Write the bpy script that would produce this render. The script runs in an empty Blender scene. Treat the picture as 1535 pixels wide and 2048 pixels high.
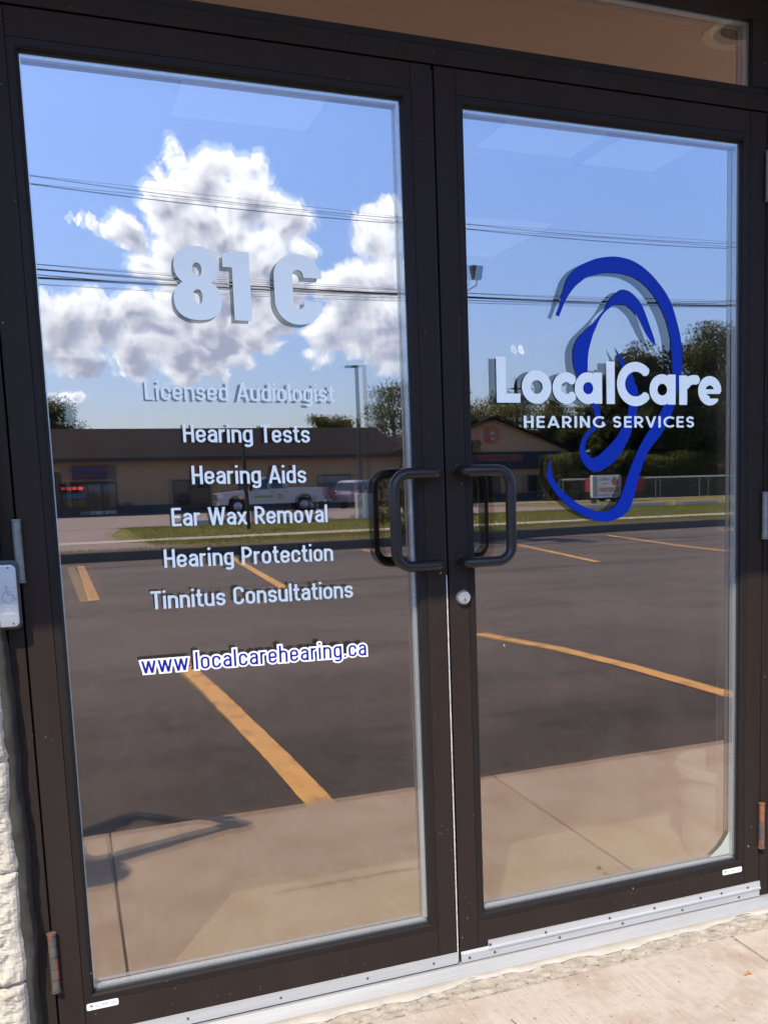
import bpy, bmesh, math, random
import numpy as np
from mathutils import Vector, Matrix
R = math.radians
sc = bpy.context.scene
col = sc.collection

# ------------------------------------------------------------------ camera
cam_d = bpy.data.cameras.new("camera"); cam = bpy.data.objects.new("camera", cam_d); col.objects.link(cam)
YAW, PITCH, ROLL = 0.3984, -0.1304, -0.0252
fw = Vector((math.sin(YAW)*math.cos(PITCH), math.cos(YAW)*math.cos(PITCH), math.sin(PITCH)))
rt0 = Vector((math.cos(YAW), -math.sin(YAW), 0)); up0 = rt0.cross(fw)
rt = rt0*math.cos(ROLL)+up0*math.sin(ROLL); up = up0*math.cos(ROLL)-rt0*math.sin(ROLL)
cam.matrix_world = Matrix(((rt.x, up.x, -fw.x, -0.8393), (rt.y, up.y, -fw.y, -2.2308), (rt.z, up.z, -fw.z, 1.2358), (0, 0, 0, 1)))
cam_d.sensor_width = 36; cam_d.lens = 2000.0*36/2048
cam_d.shift_x = (767.5-973.2)/2048; cam_d.shift_y = (1212.0-1024)/2048
cam_d.clip_start = 0.02; cam_d.clip_end = 2000
sc.camera = cam

# ------------------------------------------------------------------ light
SUN_AZ, SUN_EL = R(29), R(48)      # azimuth measured from -y towards -x
w = bpy.data.worlds.new("World"); sc.world = w; w.use_nodes = True
nt = w.node_tree; nt.nodes.clear()
N = nt.nodes.new; L = nt.links.new
wo = N('ShaderNodeOutputWorld'); bg = N('ShaderNodeBackground'); sky = N('ShaderNodeTexSky')
sky.sky_type = 'NISHITA'; sky.sun_disc = False; sky.sun_elevation = SUN_EL
sd = Vector((-math.sin(SUN_AZ)*math.cos(SUN_EL), -math.cos(SUN_AZ)*math.cos(SUN_EL), math.sin(SUN_EL)))
sky.sun_rotation = math.atan2(sd.x, sd.y)
sky.air_density = 1.0; sky.dust_density = 0.5; sky.ozone_density = 2.4; sky.altitude = 100
SKY = 0.15
bg.inputs['Strength'].default_value = SKY
L(bg.outputs[0], wo.inputs[0])

BLOBS = [(0.1468,0.2839,0.0344),(0.1094,0.2586,0.0334),(0.0749,0.2318,0.0208),(0.1873,0.2647,0.0356),(0.2296,0.2495,0.0245),(0.238,0.222,0.0208),(0.1481,0.2301,0.0553),(0.1938,0.21,0.0479),(0.1138,0.1874,0.0406),(0.1583,0.1666,0.0562),(0.0891,0.1502,0.0422),(0.0453,0.1442,0.0343),(0.0112,0.1387,0.0333),(0.0264,0.1171,0.0254),(0.1421,0.129,0.0418),(0.2004,0.1542,0.034),(0.1092,0.1143,0.0272),(0.0736,0.1159,0.022),(0.2812,0.1765,0.0438),(0.3046,0.2405,0.0286),(0.3261,0.2564,0.0185),(0.3291,0.1982,0.032),(0.2592,0.1417,0.0305),(0.3115,0.1532,0.0423),(0.3318,0.1289,0.0269),(0.0421,0.2308,0.0059),(0.0532,0.2273,0.0068),(0.0307,0.2352,0.0038),(0.0151,0.0782,0.0067),(0.0059,0.079,0.005),(0.4644,0.1321,0.0050),(-0.0104,0.125,0.0246),(0.3499,0.1794,0.0434),(0.160,0.205,0.030),(0.122,0.215,0.028),(0.178,0.185,0.030),(0.152,0.145,0.036),(0.215,0.178,0.026),(0.112,0.165,0.030),(0.068,0.130,0.026),(-0.25,0.22,0.07),(-0.33,0.25,0.06),(-0.19,0.24,0.05),(0.9,0.2,0.07),(0.98,0.23,0.06)]
def cloud_group():
    g = bpy.data.node_groups.new("cloud_field", 'ShaderNodeTree')
    g.interface.new_socket('P', in_out='INPUT', socket_type='NodeSocketVector')
    g.interface.new_socket('F', in_out='OUTPUT', socket_type='NodeSocketFloat')
    g.interface.new_socket('S', in_out='OUTPUT', socket_type='NodeSocketFloat')
    n = g.nodes.new; l = g.links.new
    gi = n('NodeGroupInput'); go = n('NodeGroupOutput')
    no = n('ShaderNodeTexNoise'); no.inputs['Scale'].default_value = 22; no.inputs['Detail'].default_value = 6; no.inputs['Roughness'].default_value = .62
    l(gi.outputs[0], no.inputs['Vector'])
    sb = n('ShaderNodeVectorMath'); sb.operation = 'SUBTRACT'; sb.inputs[1].default_value = (.5, .5, .5); l(no.outputs['Color'], sb.inputs[0])
    ml = n('ShaderNodeVectorMath'); ml.operation = 'MULTIPLY'; ml.inputs[1].default_value = (.036, .036, 0); l(sb.outputs[0], ml.inputs[0])
    ad = n('ShaderNodeVectorMath'); ad.operation = 'ADD'; l(gi.outputs[0], ad.inputs[0]); l(ml.outputs[0], ad.inputs[1])
    prev = None
    for u, v, r in BLOBS:
        d = n('ShaderNodeVectorMath'); d.operation = 'DISTANCE'; l(ad.outputs[0], d.inputs[0]); d.inputs[1].default_value = (u, v, 0)
        m = n('ShaderNodeMath'); m.operation = 'MULTIPLY_ADD'; l(d.outputs['Value'], m.inputs[0]); m.inputs[1].default_value = -1/(r*1.12); m.inputs[2].default_value = 1.0
        if prev is None: prev = m.outputs[0]
        else:
            x = n('ShaderNodeMath'); x.operation = 'SMOOTH_MAX'; x.inputs[2].default_value = .25; l(prev, x.inputs[0]); l(m.outputs[0], x.inputs[1]); prev = x.outputs[0]
    n2 = n('ShaderNodeTexNoise'); n2.inputs['Scale'].default_value = 46; n2.inputs['Detail'].default_value = 6; n2.inputs['Roughness'].default_value = .66
    l(ad.outputs[0], n2.inputs['Vector'])
    vo = n('ShaderNodeTexVoronoi'); vo.inputs['Scale'].default_value = 38; vo.inputs['Detail'].default_value = 2.0; vo.inputs['Roughness'].default_value = .55; l(ad.outputs[0], vo.inputs['Vector'])
    v1 = n('ShaderNodeMath'); v1.operation = 'MULTIPLY_ADD'; l(vo.outputs['Distance'], v1.inputs[0]); v1.inputs[1].default_value = -.62; l(prev, v1.inputs[2]); prev = v1.outputs[0]
    a2 = n('ShaderNodeMath'); a2.operation = 'MULTIPLY_ADD'; l(n2.outputs[0], a2.inputs[0]); a2.inputs[1].default_value = .52; l(prev, a2.inputs[2])
    s2 = n('ShaderNodeMath'); s2.operation = 'SUBTRACT'; l(a2.outputs[0], s2.inputs[0]); s2.inputs[1].default_value = -.20
    l(s2.outputs[0], go.inputs[0])
    a3 = n('ShaderNodeMath'); a3.operation = 'MULTIPLY_ADD'; l(n2.outputs[0], a3.inputs[0]); a3.inputs[1].default_value = .16; l(prev, a3.inputs[2]); l(a3.outputs[0], go.inputs[1])
    return g
cg = cloud_group()
tc = N('ShaderNodeTexCoord'); sp = N('ShaderNodeSeparateXYZ'); L(tc.outputs['Generated'], sp.inputs[0])
ng = N('ShaderNodeMath'); ng.operation = 'MULTIPLY'; ng.inputs[1].default_value = -1; L(sp.outputs['Y'], ng.inputs[0])
mx = N('ShaderNodeMath'); mx.operation = 'MAXIMUM'; mx.inputs[1].default_value = .05; L(ng.outputs[0], mx.inputs[0])
du = N('ShaderNodeMath'); du.operation = 'DIVIDE'; L(sp.outputs['X'], du.inputs[0]); L(mx.outputs[0], du.inputs[1])
dv = N('ShaderNodeMath'); dv.operation = 'DIVIDE'; L(sp.outputs['Z'], dv.inputs[0]); L(mx.outputs[0], dv.inputs[1])
cb = N('ShaderNodeCombineXYZ'); L(du.outputs[0], cb.inputs[0]); L(dv.outputs[0], cb.inputs[1])
F1 = N('ShaderNodeGroup'); F1.node_tree = cg; L(cb.outputs[0], F1.inputs[0])
of = N('ShaderNodeVectorMath'); of.operation = 'ADD'; of.inputs[1].default_value = (-.0045, .0075, 0); L(cb.outputs[0], of.inputs[0])
F2 = N('ShaderNodeGroup'); F2.node_tree = cg; L(of.outputs[0], F2.inputs[0])
dens = N('ShaderNodeMapRange'); dens.interpolation_type = 'SMOOTHSTEP'; L(F1.outputs[0], dens.inputs[0]); dens.inputs[1].default_value = -.04; dens.inputs[2].default_value = .20
msk = N('ShaderNodeMath'); msk.operation = 'GREATER_THAN'; msk.inputs[1].default_value = .06; L(ng.outputs[0], msk.inputs[0])
dm = N('ShaderNodeMath'); dm.operation = 'MULTIPLY'; L(dens.outputs[0], dm.inputs[0]); L(msk.outputs[0], dm.inputs[1])
df = N('ShaderNodeMath'); df.operation = 'SUBTRACT'; L(F1.outputs[1], df.inputs[0]); L(F2.outputs[1], df.inputs[1])
lit = N('ShaderNodeMapRange'); L(df.outputs[0], lit.inputs[0]); lit.inputs[1].default_value = -.30; lit.inputs[2].default_value = .30; lit.clamp = True
thick = N('ShaderNodeMapRange'); L(F1.outputs[0], thick.inputs[0]); thick.inputs[1].default_value = .15; thick.inputs[2].default_value = 1.0; thick.inputs[3].default_value = .34; thick.inputs[4].default_value = -.66
lsum = N('ShaderNodeMath'); lsum.operation = 'ADD'; lsum.use_clamp = True; L(lit.outputs[0], lsum.inputs[0]); L(thick.outputs[0], lsum.inputs[1])
vg = N('ShaderNodeMapRange'); L(dv.outputs[0], vg.inputs[0]); vg.inputs[1].default_value = .11; vg.inputs[2].default_value = .27; vg.inputs[3].default_value = -.20; vg.inputs[4].default_value = .16
ls2 = N('ShaderNodeMath'); ls2.operation = 'ADD'; ls2.use_clamp = True; L(lsum.outputs[0], ls2.inputs[0]); L(vg.outputs[0], ls2.inputs[1]); lsum.use_clamp = False; lsum = ls2
ccol = N('ShaderNodeMix'); ccol.data_type = 'RGBA'; L(lsum.outputs[0], ccol.inputs['Factor'])
CL = 1.0/SKY
ccol.inputs['A'].default_value = (.44*CL, .58*CL, .90*CL, 1); ccol.inputs['B'].default_value = (1.32*CL, 1.62*CL, 1.98*CL, 1)
skm = N('ShaderNodeMix'); skm.data_type = 'RGBA'; skm.blend_type = 'MULTIPLY'; skm.inputs['Factor'].default_value = 1; L(sky.outputs[0], skm.inputs['A']); tr_ = N('ShaderNodeValToRGB'); L(sp.outputs['Z'], tr_.inputs[0]); el = tr_.color_ramp.elements
el[0].position = 0; el[0].color = (.49, .565, .80, 1); el[1].position = .36; el[1].color = (.90, 1.15, 1.72, 1); e3 = el.new(.55); e3.color = (1.30, 1.50, 1.65, 1); e4 = el.new(.82); e4.color = (.42, .48, .54, 1)  # added bright sky band to light the lettering; zenith dimmed to deepen shadows
L(tr_.outputs['Color'], skm.inputs['B'])
fin = N('ShaderNodeMix'); fin.data_type = 'RGBA'; L(dm.outputs[0], fin.inputs['Factor']); L(skm.outputs['Result'], fin.inputs['A']); L(ccol.outputs['Result'], fin.inputs['B'])
L(fin.outputs['Result'], bg.inputs['Color'])
w.cycles.sampling_method = 'MANUAL'; w.cycles.sample_map_resolution = 1024

sl = bpy.data.lights.new("sun", 'SUN'); sl.energy = 3.0; sl.angle = R(.45); sl.color = (1, .915, .76)
so = bpy.data.objects.new("sun", sl); col.objects.link(so); so.rotation_euler = sd.to_track_quat('Z', 'Y').to_euler(); so.location = (-5, -10, 12)
sc.view_settings.view_transform = 'Standard'; sc.view_settings.look = 'None'; sc.view_settings.gamma = 1
sc.view_settings.exposure = 0.97
sc.cycles.max_bounces = 12; sc.cycles.glossy_bounces = 6; sc.cycles.transparent_max_bounces = 16
sc.cycles.caustics_reflective = False; sc.cycles.caustics_refractive = False
sc.cycles.sample_clamp_indirect = 6
sc.cycles.use_denoising = True


# ------------------------------------------------------------------ materials
def mat(name, base, rough=.6, metal=0., spec=.5, var=0., vscale=5., bump=0., bscale=50., bdetail=6, stretch=(1, 1, 1), specks=None, coat=0):
    m = bpy.data.materials.new(name); m.use_nodes = True
    t = m.node_tree; b = t.nodes['Principled BSDF']
    b.inputs['Base Color'].default_value = (*base, 1); b.inputs['Roughness'].default_value = rough
    b.inputs['Metallic'].default_value = metal; b.inputs['Specular IOR Level'].default_value = spec
    if coat: b.inputs['Coat Weight'].default_value = coat
    tcn = t.nodes.new('ShaderNodeTexCoord'); mp = t.nodes.new('ShaderNodeMapping'); mp.inputs['Scale'].default_value = stretch
    t.links.new(tcn.outputs['Object'], mp.inputs[0])
    out = None
    if var > 0:
        n = t.nodes.new('ShaderNodeTexNoise'); n.inputs['Scale'].default_value = vscale; n.inputs['Detail'].default_value = 8; n.inputs['Roughness'].default_value = .62
        t.links.new(mp.outputs[0], n.inputs['Vector'])
        cr = t.nodes.new('ShaderNodeMapRange'); t.links.new(n.outputs[0], cr.inputs[0]); cr.inputs[1].default_value = .28; cr.inputs[2].default_value = .72; cr.inputs[3].default_value = 1-var; cr.inputs[4].default_value = 1+var
        mu = t.nodes.new('ShaderNodeVectorMath'); mu.operation = 'SCALE'; mu.inputs[0].default_value = base; t.links.new(cr.outputs[0], mu.inputs['Scale'])
        out = mu.outputs[0]
    if specks:
        sc_, thr, c2 = specks
        n = t.nodes.new('ShaderNodeTexNoise'); n.inputs['Scale'].default_value = sc_; n.inputs['Detail'].default_value = 2
        t.links.new(tcn.outputs['Object'], n.inputs['Vector'])
        cr = t.nodes.new('ShaderNodeMapRange'); t.links.new(n.outputs[0], cr.inputs[0]); cr.inputs[1].default_value = thr; cr.inputs[2].default_value = thr+.05
        mi = t.nodes.new('ShaderNodeMix'); mi.data_type = 'RGBA'; t.links.new(cr.outputs[0], mi.inputs['Factor'])
        if out: t.links.new(out, mi.inputs['A'])
        else: mi.inputs['A'].default_value = (*base, 1)
        mi.inputs['B'].default_value = (*c2, 1); out = mi.outputs['Result']
    if out: t.links.new(out, b.inputs['Base Color'])
    if bump > 0:
        n = t.nodes.new('ShaderNodeTexNoise'); n.inputs['Scale'].default_value = bscale; n.inputs['Detail'].default_value = bdetail
        t.links.new(mp.outputs[0], n.inputs['Vector'])
        bp = t.nodes.new('ShaderNodeBump'); bp.inputs['Strength'].default_value = min(1, bump*40); bp.inputs['Distance'].default_value = bump
        t.links.new(n.outputs[0], bp.inputs['Height']); t.links.new(bp.outputs[0], b.inputs['Normal'])
    return m
def mixin(m, scale, lo, hi, c2, stretch=(1, 1, 1), detail=5, fac=1.0, coord='Object', offset=(0, 0, 0)):
    """blend a second colour in where a noise is high"""
    t = m.node_tree; b = t.nodes['Principled BSDF']; inp = b.inputs['Base Color']
    tcn = t.nodes.new('ShaderNodeTexCoord'); mp = t.nodes.new('ShaderNodeMapping'); mp.inputs['Scale'].default_value = stretch; mp.inputs['Location'].default_value = offset
    t.links.new(tcn.outputs[coord], mp.inputs[0])
    n = t.nodes.new('ShaderNodeTexNoise'); n.inputs['Scale'].default_value = scale; n.inputs['Detail'].default_value = detail
    t.links.new(mp.outputs[0], n.inputs['Vector'])
    cr = t.nodes.new('ShaderNodeMapRange'); t.links.new(n.outputs[0], cr.inputs[0]); cr.inputs[1].default_value = lo; cr.inputs[2].default_value = hi; cr.inputs[4].default_value = fac
    mi = t.nodes.new('ShaderNodeMix'); mi.data_type = 'RGBA'; t.links.new(cr.outputs[0], mi.inputs['Factor'])
    if inp.is_linked: t.links.new(inp.links[0].from_socket, mi.inputs['A'])
    else: mi.inputs['A'].default_value = inp.default_value
    mi.inputs['B'].default_value = (*c2, 1); t.links.new(mi.outputs['Result'], inp)
    return m
bronze = mat("dark_bronze_aluminium", (.0260, .0180, .0140), .45, 0, .08, var=.12, vscale=6, stretch=(1, 1, .15))
mixin(bronze, 3, .6, .85, (.035, .032, .03), stretch=(1, 1, .4), fac=.4)
mixin(bronze, 38, .60, .80, (.042, .035, .030), stretch=(6, 6, .25), detail=5, fac=.5); mixin(bronze, 150, .84, .86, (.25, .23, .2), detail=0, fac=.7)
bead_m = mat("bead_bronze", (.018, .0135, .0115), .45, 0, .12, var=.1)
black = mat("black_rubber", (.008, .008, .009), .7)
handle_m = mat("bronze_handle", (.022, .018, .016), .33, .25, .4, var=.1, vscale=20)
alu = mat("mill_aluminium", (.44, .425, .40), .45, .3, .5, var=.12, vscale=8, stretch=(.3, 1, 14), bump=.0004, bscale=60)
mixin(alu, 14, .62, .8, (.42, .42, .42), stretch=(.4, 1, 3), fac=.6)
spacer_m = mat("spacer_aluminium", (.40, .41, .42), .4, .6)
t = spacer_m.node_tree; tcn = t.nodes.new('ShaderNodeTexCoord'); vo = t.nodes.new('ShaderNodeTexVoronoi'); vo.inputs['Scale'].default_value = 260; vo.inputs['Randomness'].default_value = .1
t.links.new(tcn.outputs['Object'], vo.inputs['Vector']); cr = t.nodes.new('ShaderNodeMapRange'); cr.inputs[1].default_value = .25; cr.inputs[2].default_value = .45; cr.inputs[3].default_value = .12; cr.inputs[4].default_value = .62
t.links.new(vo.outputs['Distance'], cr.inputs[0]); t.links.new(cr.outputs[0], t.nodes['Principled BSDF'].inputs['Base Color'])
white_v = mat("white_vinyl", (.98, .98, .85), .45, spec=.4)
blue_v = mat("blue_vinyl", (.0, .028, .34), .4, spec=.18)
navy_v = mat("navy_vinyl", (.010, .008, .20), .45, spec=.2)
screw_m = mat("screw_steel", (.12, .12, .12), .5, .6)
cyl_m = mat("lock_chrome", (.75, .76, .78), .25, .85)
brass_m = mat("lock_plug_brass", (.55, .5, .38), .35, .8)
hinge_m = mat("hinge_painted_steel", (.19, .19, .17), .55, .2, var=.25, vscale=60, stretch=(1, 1, .3))
hinge_r = mat("hinge_rusty_steel", (.075, .07, .06), .7, .0, spec=.2, var=.35, vscale=60); mixin(hinge_r, 22, .40, .5, (.24, .085, .045), stretch=(1, 1, .45), detail=7)
concrete = mat("sidewalk_concrete", (.50, .425, .345), .9, spec=.2, var=.14, vscale=1.7, bump=.0012, bscale=140, stretch=(1, 1, 1))
mixin(concrete, 110, .45, .75, (.40, .315, .25), stretch=(1.6, .05, 1), detail=4, fac=.75); mixin(concrete, 2.3, .55, .75, (.42, .34, .29), fac=.5); mixin(concrete, 5.5, .47, .70, (.38, .28, .205), detail=9, fac=.8, offset=(4, 2, 0)); mixin(concrete, 42, .50, .75, (.57, .50, .42), stretch=(1, .6, 1), detail=6, fac=.55); mixin(concrete, 36, .52, .74, (.36, .285, .225), detail=6, fac=.5, offset=(3, 3, 0)); mixin(concrete, 75, .80, .82, (.17, .14, .12), detail=0, fac=.8, offset=(8, 1, 0)); mixin(concrete, 260, .55, .8, (.34, .28, .235), detail=3, fac=.7)
rough_c = mat("exposed_aggregate", (.42, .36, .29), .95, spec=.2, var=.3, vscale=30, bump=.006, bscale=55, specks=(110, .62, (.50, .42, .34)))
mixin(rough_c, 60, .56, .66, (.15, .125, .105), detail=5, fac=.75)
asph = mat("asphalt", (.112, .092, .083), .92, spec=.25, var=.20, vscale=.9, bump=.003, bscale=70, stretch=(.45, 1.6, 1), specks=(60, .70, (.12, .11, .10)))
mixin(asph, 1.3, .54, .62, (.055, .046, .042), stretch=(.07, 1.5, 1), detail=4, fac=.80, offset=(1, 3, 0)); mixin(asph, 9, .45, .66, (.175, .145, .13), detail=8, fac=.7, offset=(2, 7, 0)); mixin(asph, 14, .50, .70, (.060, .050, .046), detail=8, fac=.7, offset=(6, 3, 0)); mixin(asph, .7, .45, .62, (.19, .155, .14), detail=7, fac=.7, offset=(4, 4, 0)); mixin(asph, 2.2, .62, .70, (.05, .045, .042), detail=6, fac=.5, offset=(9, 2, 0)); mixin(asph, 26, .42, .68, (.155, .13, .115), detail=8, fac=.55); mixin(asph, 95, .60, .66, (.26, .235, .21), detail=1, fac=.7); mixin(asph, 120, .60, .68, (.035, .03, .028), detail=2, fac=.8, offset=(3, 2, 0)); mixin(asph, 60, .48, .66, (.235, .205, .185), detail=5, fac=.5, offset=(1, 5, 0)); mixin(asph, 60, .52, .68, (.045, .038, .035), detail=5, fac=.55, offset=(7, 1, 0)); mixin(asph, 70, .74, .77, (.4, .37, .34), detail=0, fac=.6, offset=(2, 9, 0)); mixin(asph, 170, .55, .75, (.21, .18, .165), detail=3, fac=.8); mixin(asph, .8, .55, .72, (.065, .055, .052), stretch=(.10, 1.7, 1), detail=4, fac=.7); mixin(asph, 45, .7, .73, (.2, .19, .17), detail=0, fac=.6)
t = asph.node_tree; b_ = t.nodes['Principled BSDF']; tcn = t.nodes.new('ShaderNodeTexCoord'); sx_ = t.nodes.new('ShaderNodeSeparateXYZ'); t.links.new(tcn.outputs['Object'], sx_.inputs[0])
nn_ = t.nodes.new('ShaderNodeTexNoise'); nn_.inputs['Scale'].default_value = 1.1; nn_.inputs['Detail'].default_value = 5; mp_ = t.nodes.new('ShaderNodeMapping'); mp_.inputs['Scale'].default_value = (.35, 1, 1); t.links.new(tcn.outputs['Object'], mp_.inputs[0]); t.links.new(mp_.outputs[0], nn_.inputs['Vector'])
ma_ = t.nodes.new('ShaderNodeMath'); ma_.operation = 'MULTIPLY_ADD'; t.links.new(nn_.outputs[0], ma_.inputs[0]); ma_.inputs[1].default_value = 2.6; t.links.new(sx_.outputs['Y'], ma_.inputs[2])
mr_ = t.nodes.new('ShaderNodeMapRange'); t.links.new(ma_.outputs[0], mr_.inputs[0]); mr_.inputs[1].default_value = -3.6; mr_.inputs[2].default_value = -.6; mr_.inputs[3].default_value = 1.0; mr_.inputs[4].default_value = .52  # asphalt darker towards the sidewalk: view-angle brightness put into its colour
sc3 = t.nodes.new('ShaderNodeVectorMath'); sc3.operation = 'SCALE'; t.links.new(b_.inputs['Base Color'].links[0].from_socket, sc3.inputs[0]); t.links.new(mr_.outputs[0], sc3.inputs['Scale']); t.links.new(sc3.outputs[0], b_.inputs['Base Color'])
old_asph = mat("worn_grey_asphalt", (.33, .27, .245), .95, spec=.2, var=.12, vscale=.5, stretch=(.3, 1, 1))
yellow = mat("line_paint_yellow", (.84, .47, .14), .8, var=.10, vscale=7, specks=(60, .70, (.20, .13, .06)))
mixin(yellow, 16, .58, .70, (.50, .24, .07), fac=.6); mixin(yellow, 120, .62, .66, (.12, .09, .07), detail=2, fac=.85); mixin(yellow, 9, .54, .64, (.30, .20, .10), detail=9, fac=.65)
curb_m = mat("curb_concrete", (.13, .115, .10), .9, var=.15, vscale=2, bump=.002)
walk_m = mat("pale_concrete", (.55, .50, .43), .9, var=.1, vscale=1)
grass_m = mat("grass_soil", (.24, .22, .065), .95, spec=.1, var=.35, vscale=1.2, stretch=(.5, 1, 1)); mixin(grass_m, .35, .5, .68, (.26, .20, .09), fac=.7)
blade_m = mat("grass_blade", (.24, .25, .07), .8, spec=.2, var=.3, vscale=2)
weed_m = mat("dry_weed", (.36, .31, .15), .85, spec=.2, var=.3, vscale=4)
stone = mat("white_split_stone", (.47, .415, .325), .9, spec=.2, var=.13, vscale=9, bump=.012, bscale=55, bdetail=10); mixin(stone, 14, .66, .8, (.38, .34, .29), fac=.5)
stone_far = mat("white_stone_wall", (.62, .60, .56), .9, var=.12, vscale=4, bump=.006, bscale=14)
mortar = mat("mortar", (.45, .43, .40), .95, var=.1, vscale=20)
sealant = mat("grey_sealant", (.050, .044, .036), .85, spec=.15, var=.35, vscale=18, bump=.006, bscale=22, bdetail=7)
soffit_m = mat("tan_soffit", (.62, .46, .36), .75, var=.05, vscale=1.5, stretch=(.4, 3, 1))
cream_m = mat("cream_trim", (.88, .74, .60), .5)
tile_m = mat("interior_floor", (.56, .47, .33), .6, var=.08, vscale=4)
iwall_m = mat("interior_wall", (.30, .29, .27), .8)
iceil_m = mat("interior_ceiling", (.42, .42, .42), .9)
def emis(name, c, s):
    m = bpy.data.materials.new(name); m.use_nodes = True; b = m.node_tree.nodes['Principled BSDF']
    b.inputs['Base Color'].default_value = (*c, 1); b.inputs['Emission Color'].default_value = (*c, 1); b.inputs['Emission Strength'].default_value = s; return m
panel_m = emis("lit_ceiling_panel", (.75, .85, 1), .06)
def glass(name, refl, tint, rcol, hz=0.):
    m = bpy.data.materials.new(name); m.use_nodes = True; t = m.node_tree; t.nodes.clear()
    o = t.nodes.new('ShaderNodeOutputMaterial'); mi = t.nodes.new('ShaderNodeMixShader'); tr = t.nodes.new('ShaderNodeBsdfTransparent'); gl = t.nodes.new('ShaderNodeBsdfGlossy')
    gl.inputs['Roughness'].default_value = 0; gl.inputs['Color'].default_value = (*rcol, 1); tr.inputs['Color'].default_value = (*tint, 1)
    lw = t.nodes.new('ShaderNodeLayerWeight'); lw.inputs[0].default_value = .3
    mr = t.nodes.new('ShaderNodeMapRange'); t.links.new(lw.outputs['Fresnel'], mr.inputs[0]); mr.inputs[1].default_value = 0; mr.inputs[2].default_value = 1; mr.inputs[3].default_value = refl; mr.inputs[4].default_value = min(1, refl+.7)
    t.links.new(mr.outputs[0], mi.inputs[0]); t.links.new(tr.outputs[0], mi.inputs[1]); t.links.new(gl.outputs[0], mi.inputs[2]); t.links.new(mi.outputs[0], o.inputs[0])
    if hz:
        dfu = t.nodes.new('ShaderNodeBsdfDiffuse'); dfu.inputs['Color'].default_value = (.6, .58, .55, 1); m2 = t.nodes.new('ShaderNodeMixShader'); tc_ = t.nodes.new('ShaderNodeTexCoord'); mp_ = t.nodes.new('ShaderNodeMapping'); mp_.inputs['Scale'].default_value = (1, 1, .5); t.links.new(tc_.outputs['Object'], mp_.inputs[0])
        n_ = t.nodes.new('ShaderNodeTexNoise'); n_.inputs['Scale'].default_value = 7; n_.inputs['Detail'].default_value = 9; n_.inputs['Roughness'].default_value = .7; t.links.new(mp_.outputs[0], n_.inputs['Vector'])
        r_ = t.nodes.new('ShaderNodeMapRange'); t.links.new(n_.outputs[0], r_.inputs[0]); r_.inputs[1].default_value = .45; r_.inputs[2].default_value = .8; r_.inputs[4].default_value = hz
        t.links.new(r_.outputs[0], m2.inputs[0]); t.links.new(mi.outputs[0], m2.inputs[1]); t.links.new(dfu.outputs[0], m2.inputs[2]); t.links.new(m2.outputs[0], o.inputs[0])
    return m
glass_out = glass("glass_outer_pane", .10, (.90, .93, .92), (1, .95, .88), .02)
glass_in = glass("glass_inner_pane_low_e", .44, (.72, .76, .74), (1, .745, .635))
def darkglass(name, c=(.02, .025, .03), r=.03):
    return mat(name, c, r, 0, .8)
dglass = darkglass("dark_window_glass")

# ------------------------------------------------------------------ mesh helpers
class MB:
    def __init__(s): s.v = []; s.f = []; s.mi = []
    def add(s, v, f, mi=0):
        o = len(s.v); s.v += [tuple(x) for x in v]; s.f += [tuple(i+o for i in q) for q in f]; s.mi += [mi]*len(f); return s
    def box(s, x0, x1, y0, y1, z0, z1, mi=0):
        return s.add([(x0, y0, z0), (x1, y0, z0), (x1, y1, z0), (x0, y1, z0), (x0, y0, z1), (x1, y0, z1), (x1, y1, z1), (x0, y1, z1)],
                     [(0, 3, 2, 1), (4, 5, 6, 7), (0, 1, 5, 4), (1, 2, 6, 5), (2, 3, 7, 6), (3, 0, 4, 7)], mi)
    def quad(s, a, b, c, d, mi=0): return s.add([a, b, c, d], [(0, 1, 2, 3)], mi)
    def tube(s, pts, r, n=12, cap=True, mi=0):
        pts = [Vector(p) for p in pts]; rr = r if hasattr(r, '__len__') else [r]*len(pts)
        ring = []; t0 = (pts[1]-pts[0]).normalized()
        a = Vector((0, 0, 1)) if abs(t0.z) < .9 else Vector((1, 0, 0)); nx = t0.cross(a).normalized()
        o = len(s.v)
        for i, p in enumerate(pts):
            if i == 0: t = t0
            elif i == len(pts)-1: t = (pts[i]-pts[i-1]).normalized()
            else: t = ((pts[i]-pts[i-1]).normalized()+(pts[i+1]-pts[i]).normalized()).normalized()
            nx = (nx-t*nx.dot(t)).normalized(); ny = t.cross(nx)
            for k in range(n):
                an = 2*math.pi*k/n; s.v.append(tuple(p+(nx*math.cos(an)+ny*math.sin(an))*rr[i]))
        for i in range(len(pts)-1):
            for k in range(n):
                s.f.append((o+i*n+k, o+i*n+(k+1) % n, o+(i+1)*n+(k+1) % n, o+(i+1)*n+k)); s.mi.append(mi)
        if cap:
            s.f.append(tuple(o+k for k in range(n))[::-1]); s.mi.append(mi); e = o+(len(pts)-1)*n
            s.f.append(tuple(e+k for k in range(n))); s.mi.append(mi)
        return s
    def prism(s, poly, y0, y1, ax='y', mi=0):
        """poly of (a,z) extruded from y0 to y1 along an axis"""
        n = len(poly)
        f = (lambda a, z, y: (a, y, z)) if ax == 'y' else (lambda a, z, y: (y, a, z))
        s.add([f(a, z, y0) for a, z in poly]+[f(a, z, y1) for a, z in poly],
              [tuple(range(n))[::-1], tuple(range(n, 2*n))]+[(i, (i+1) % n, n+(i+1) % n, n+i) for i in range(n)], mi)
        return s
def link(name, me, mats, parent=None, loc=(0, 0, 0)):
    o = bpy.data.objects.new(name, me)
    for m in (mats if isinstance(mats, (list, tuple)) else [mats]): me.materials.append(m)
    col.objects.link(o); o.location = loc
    if parent: o.parent = parent
    return o
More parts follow.
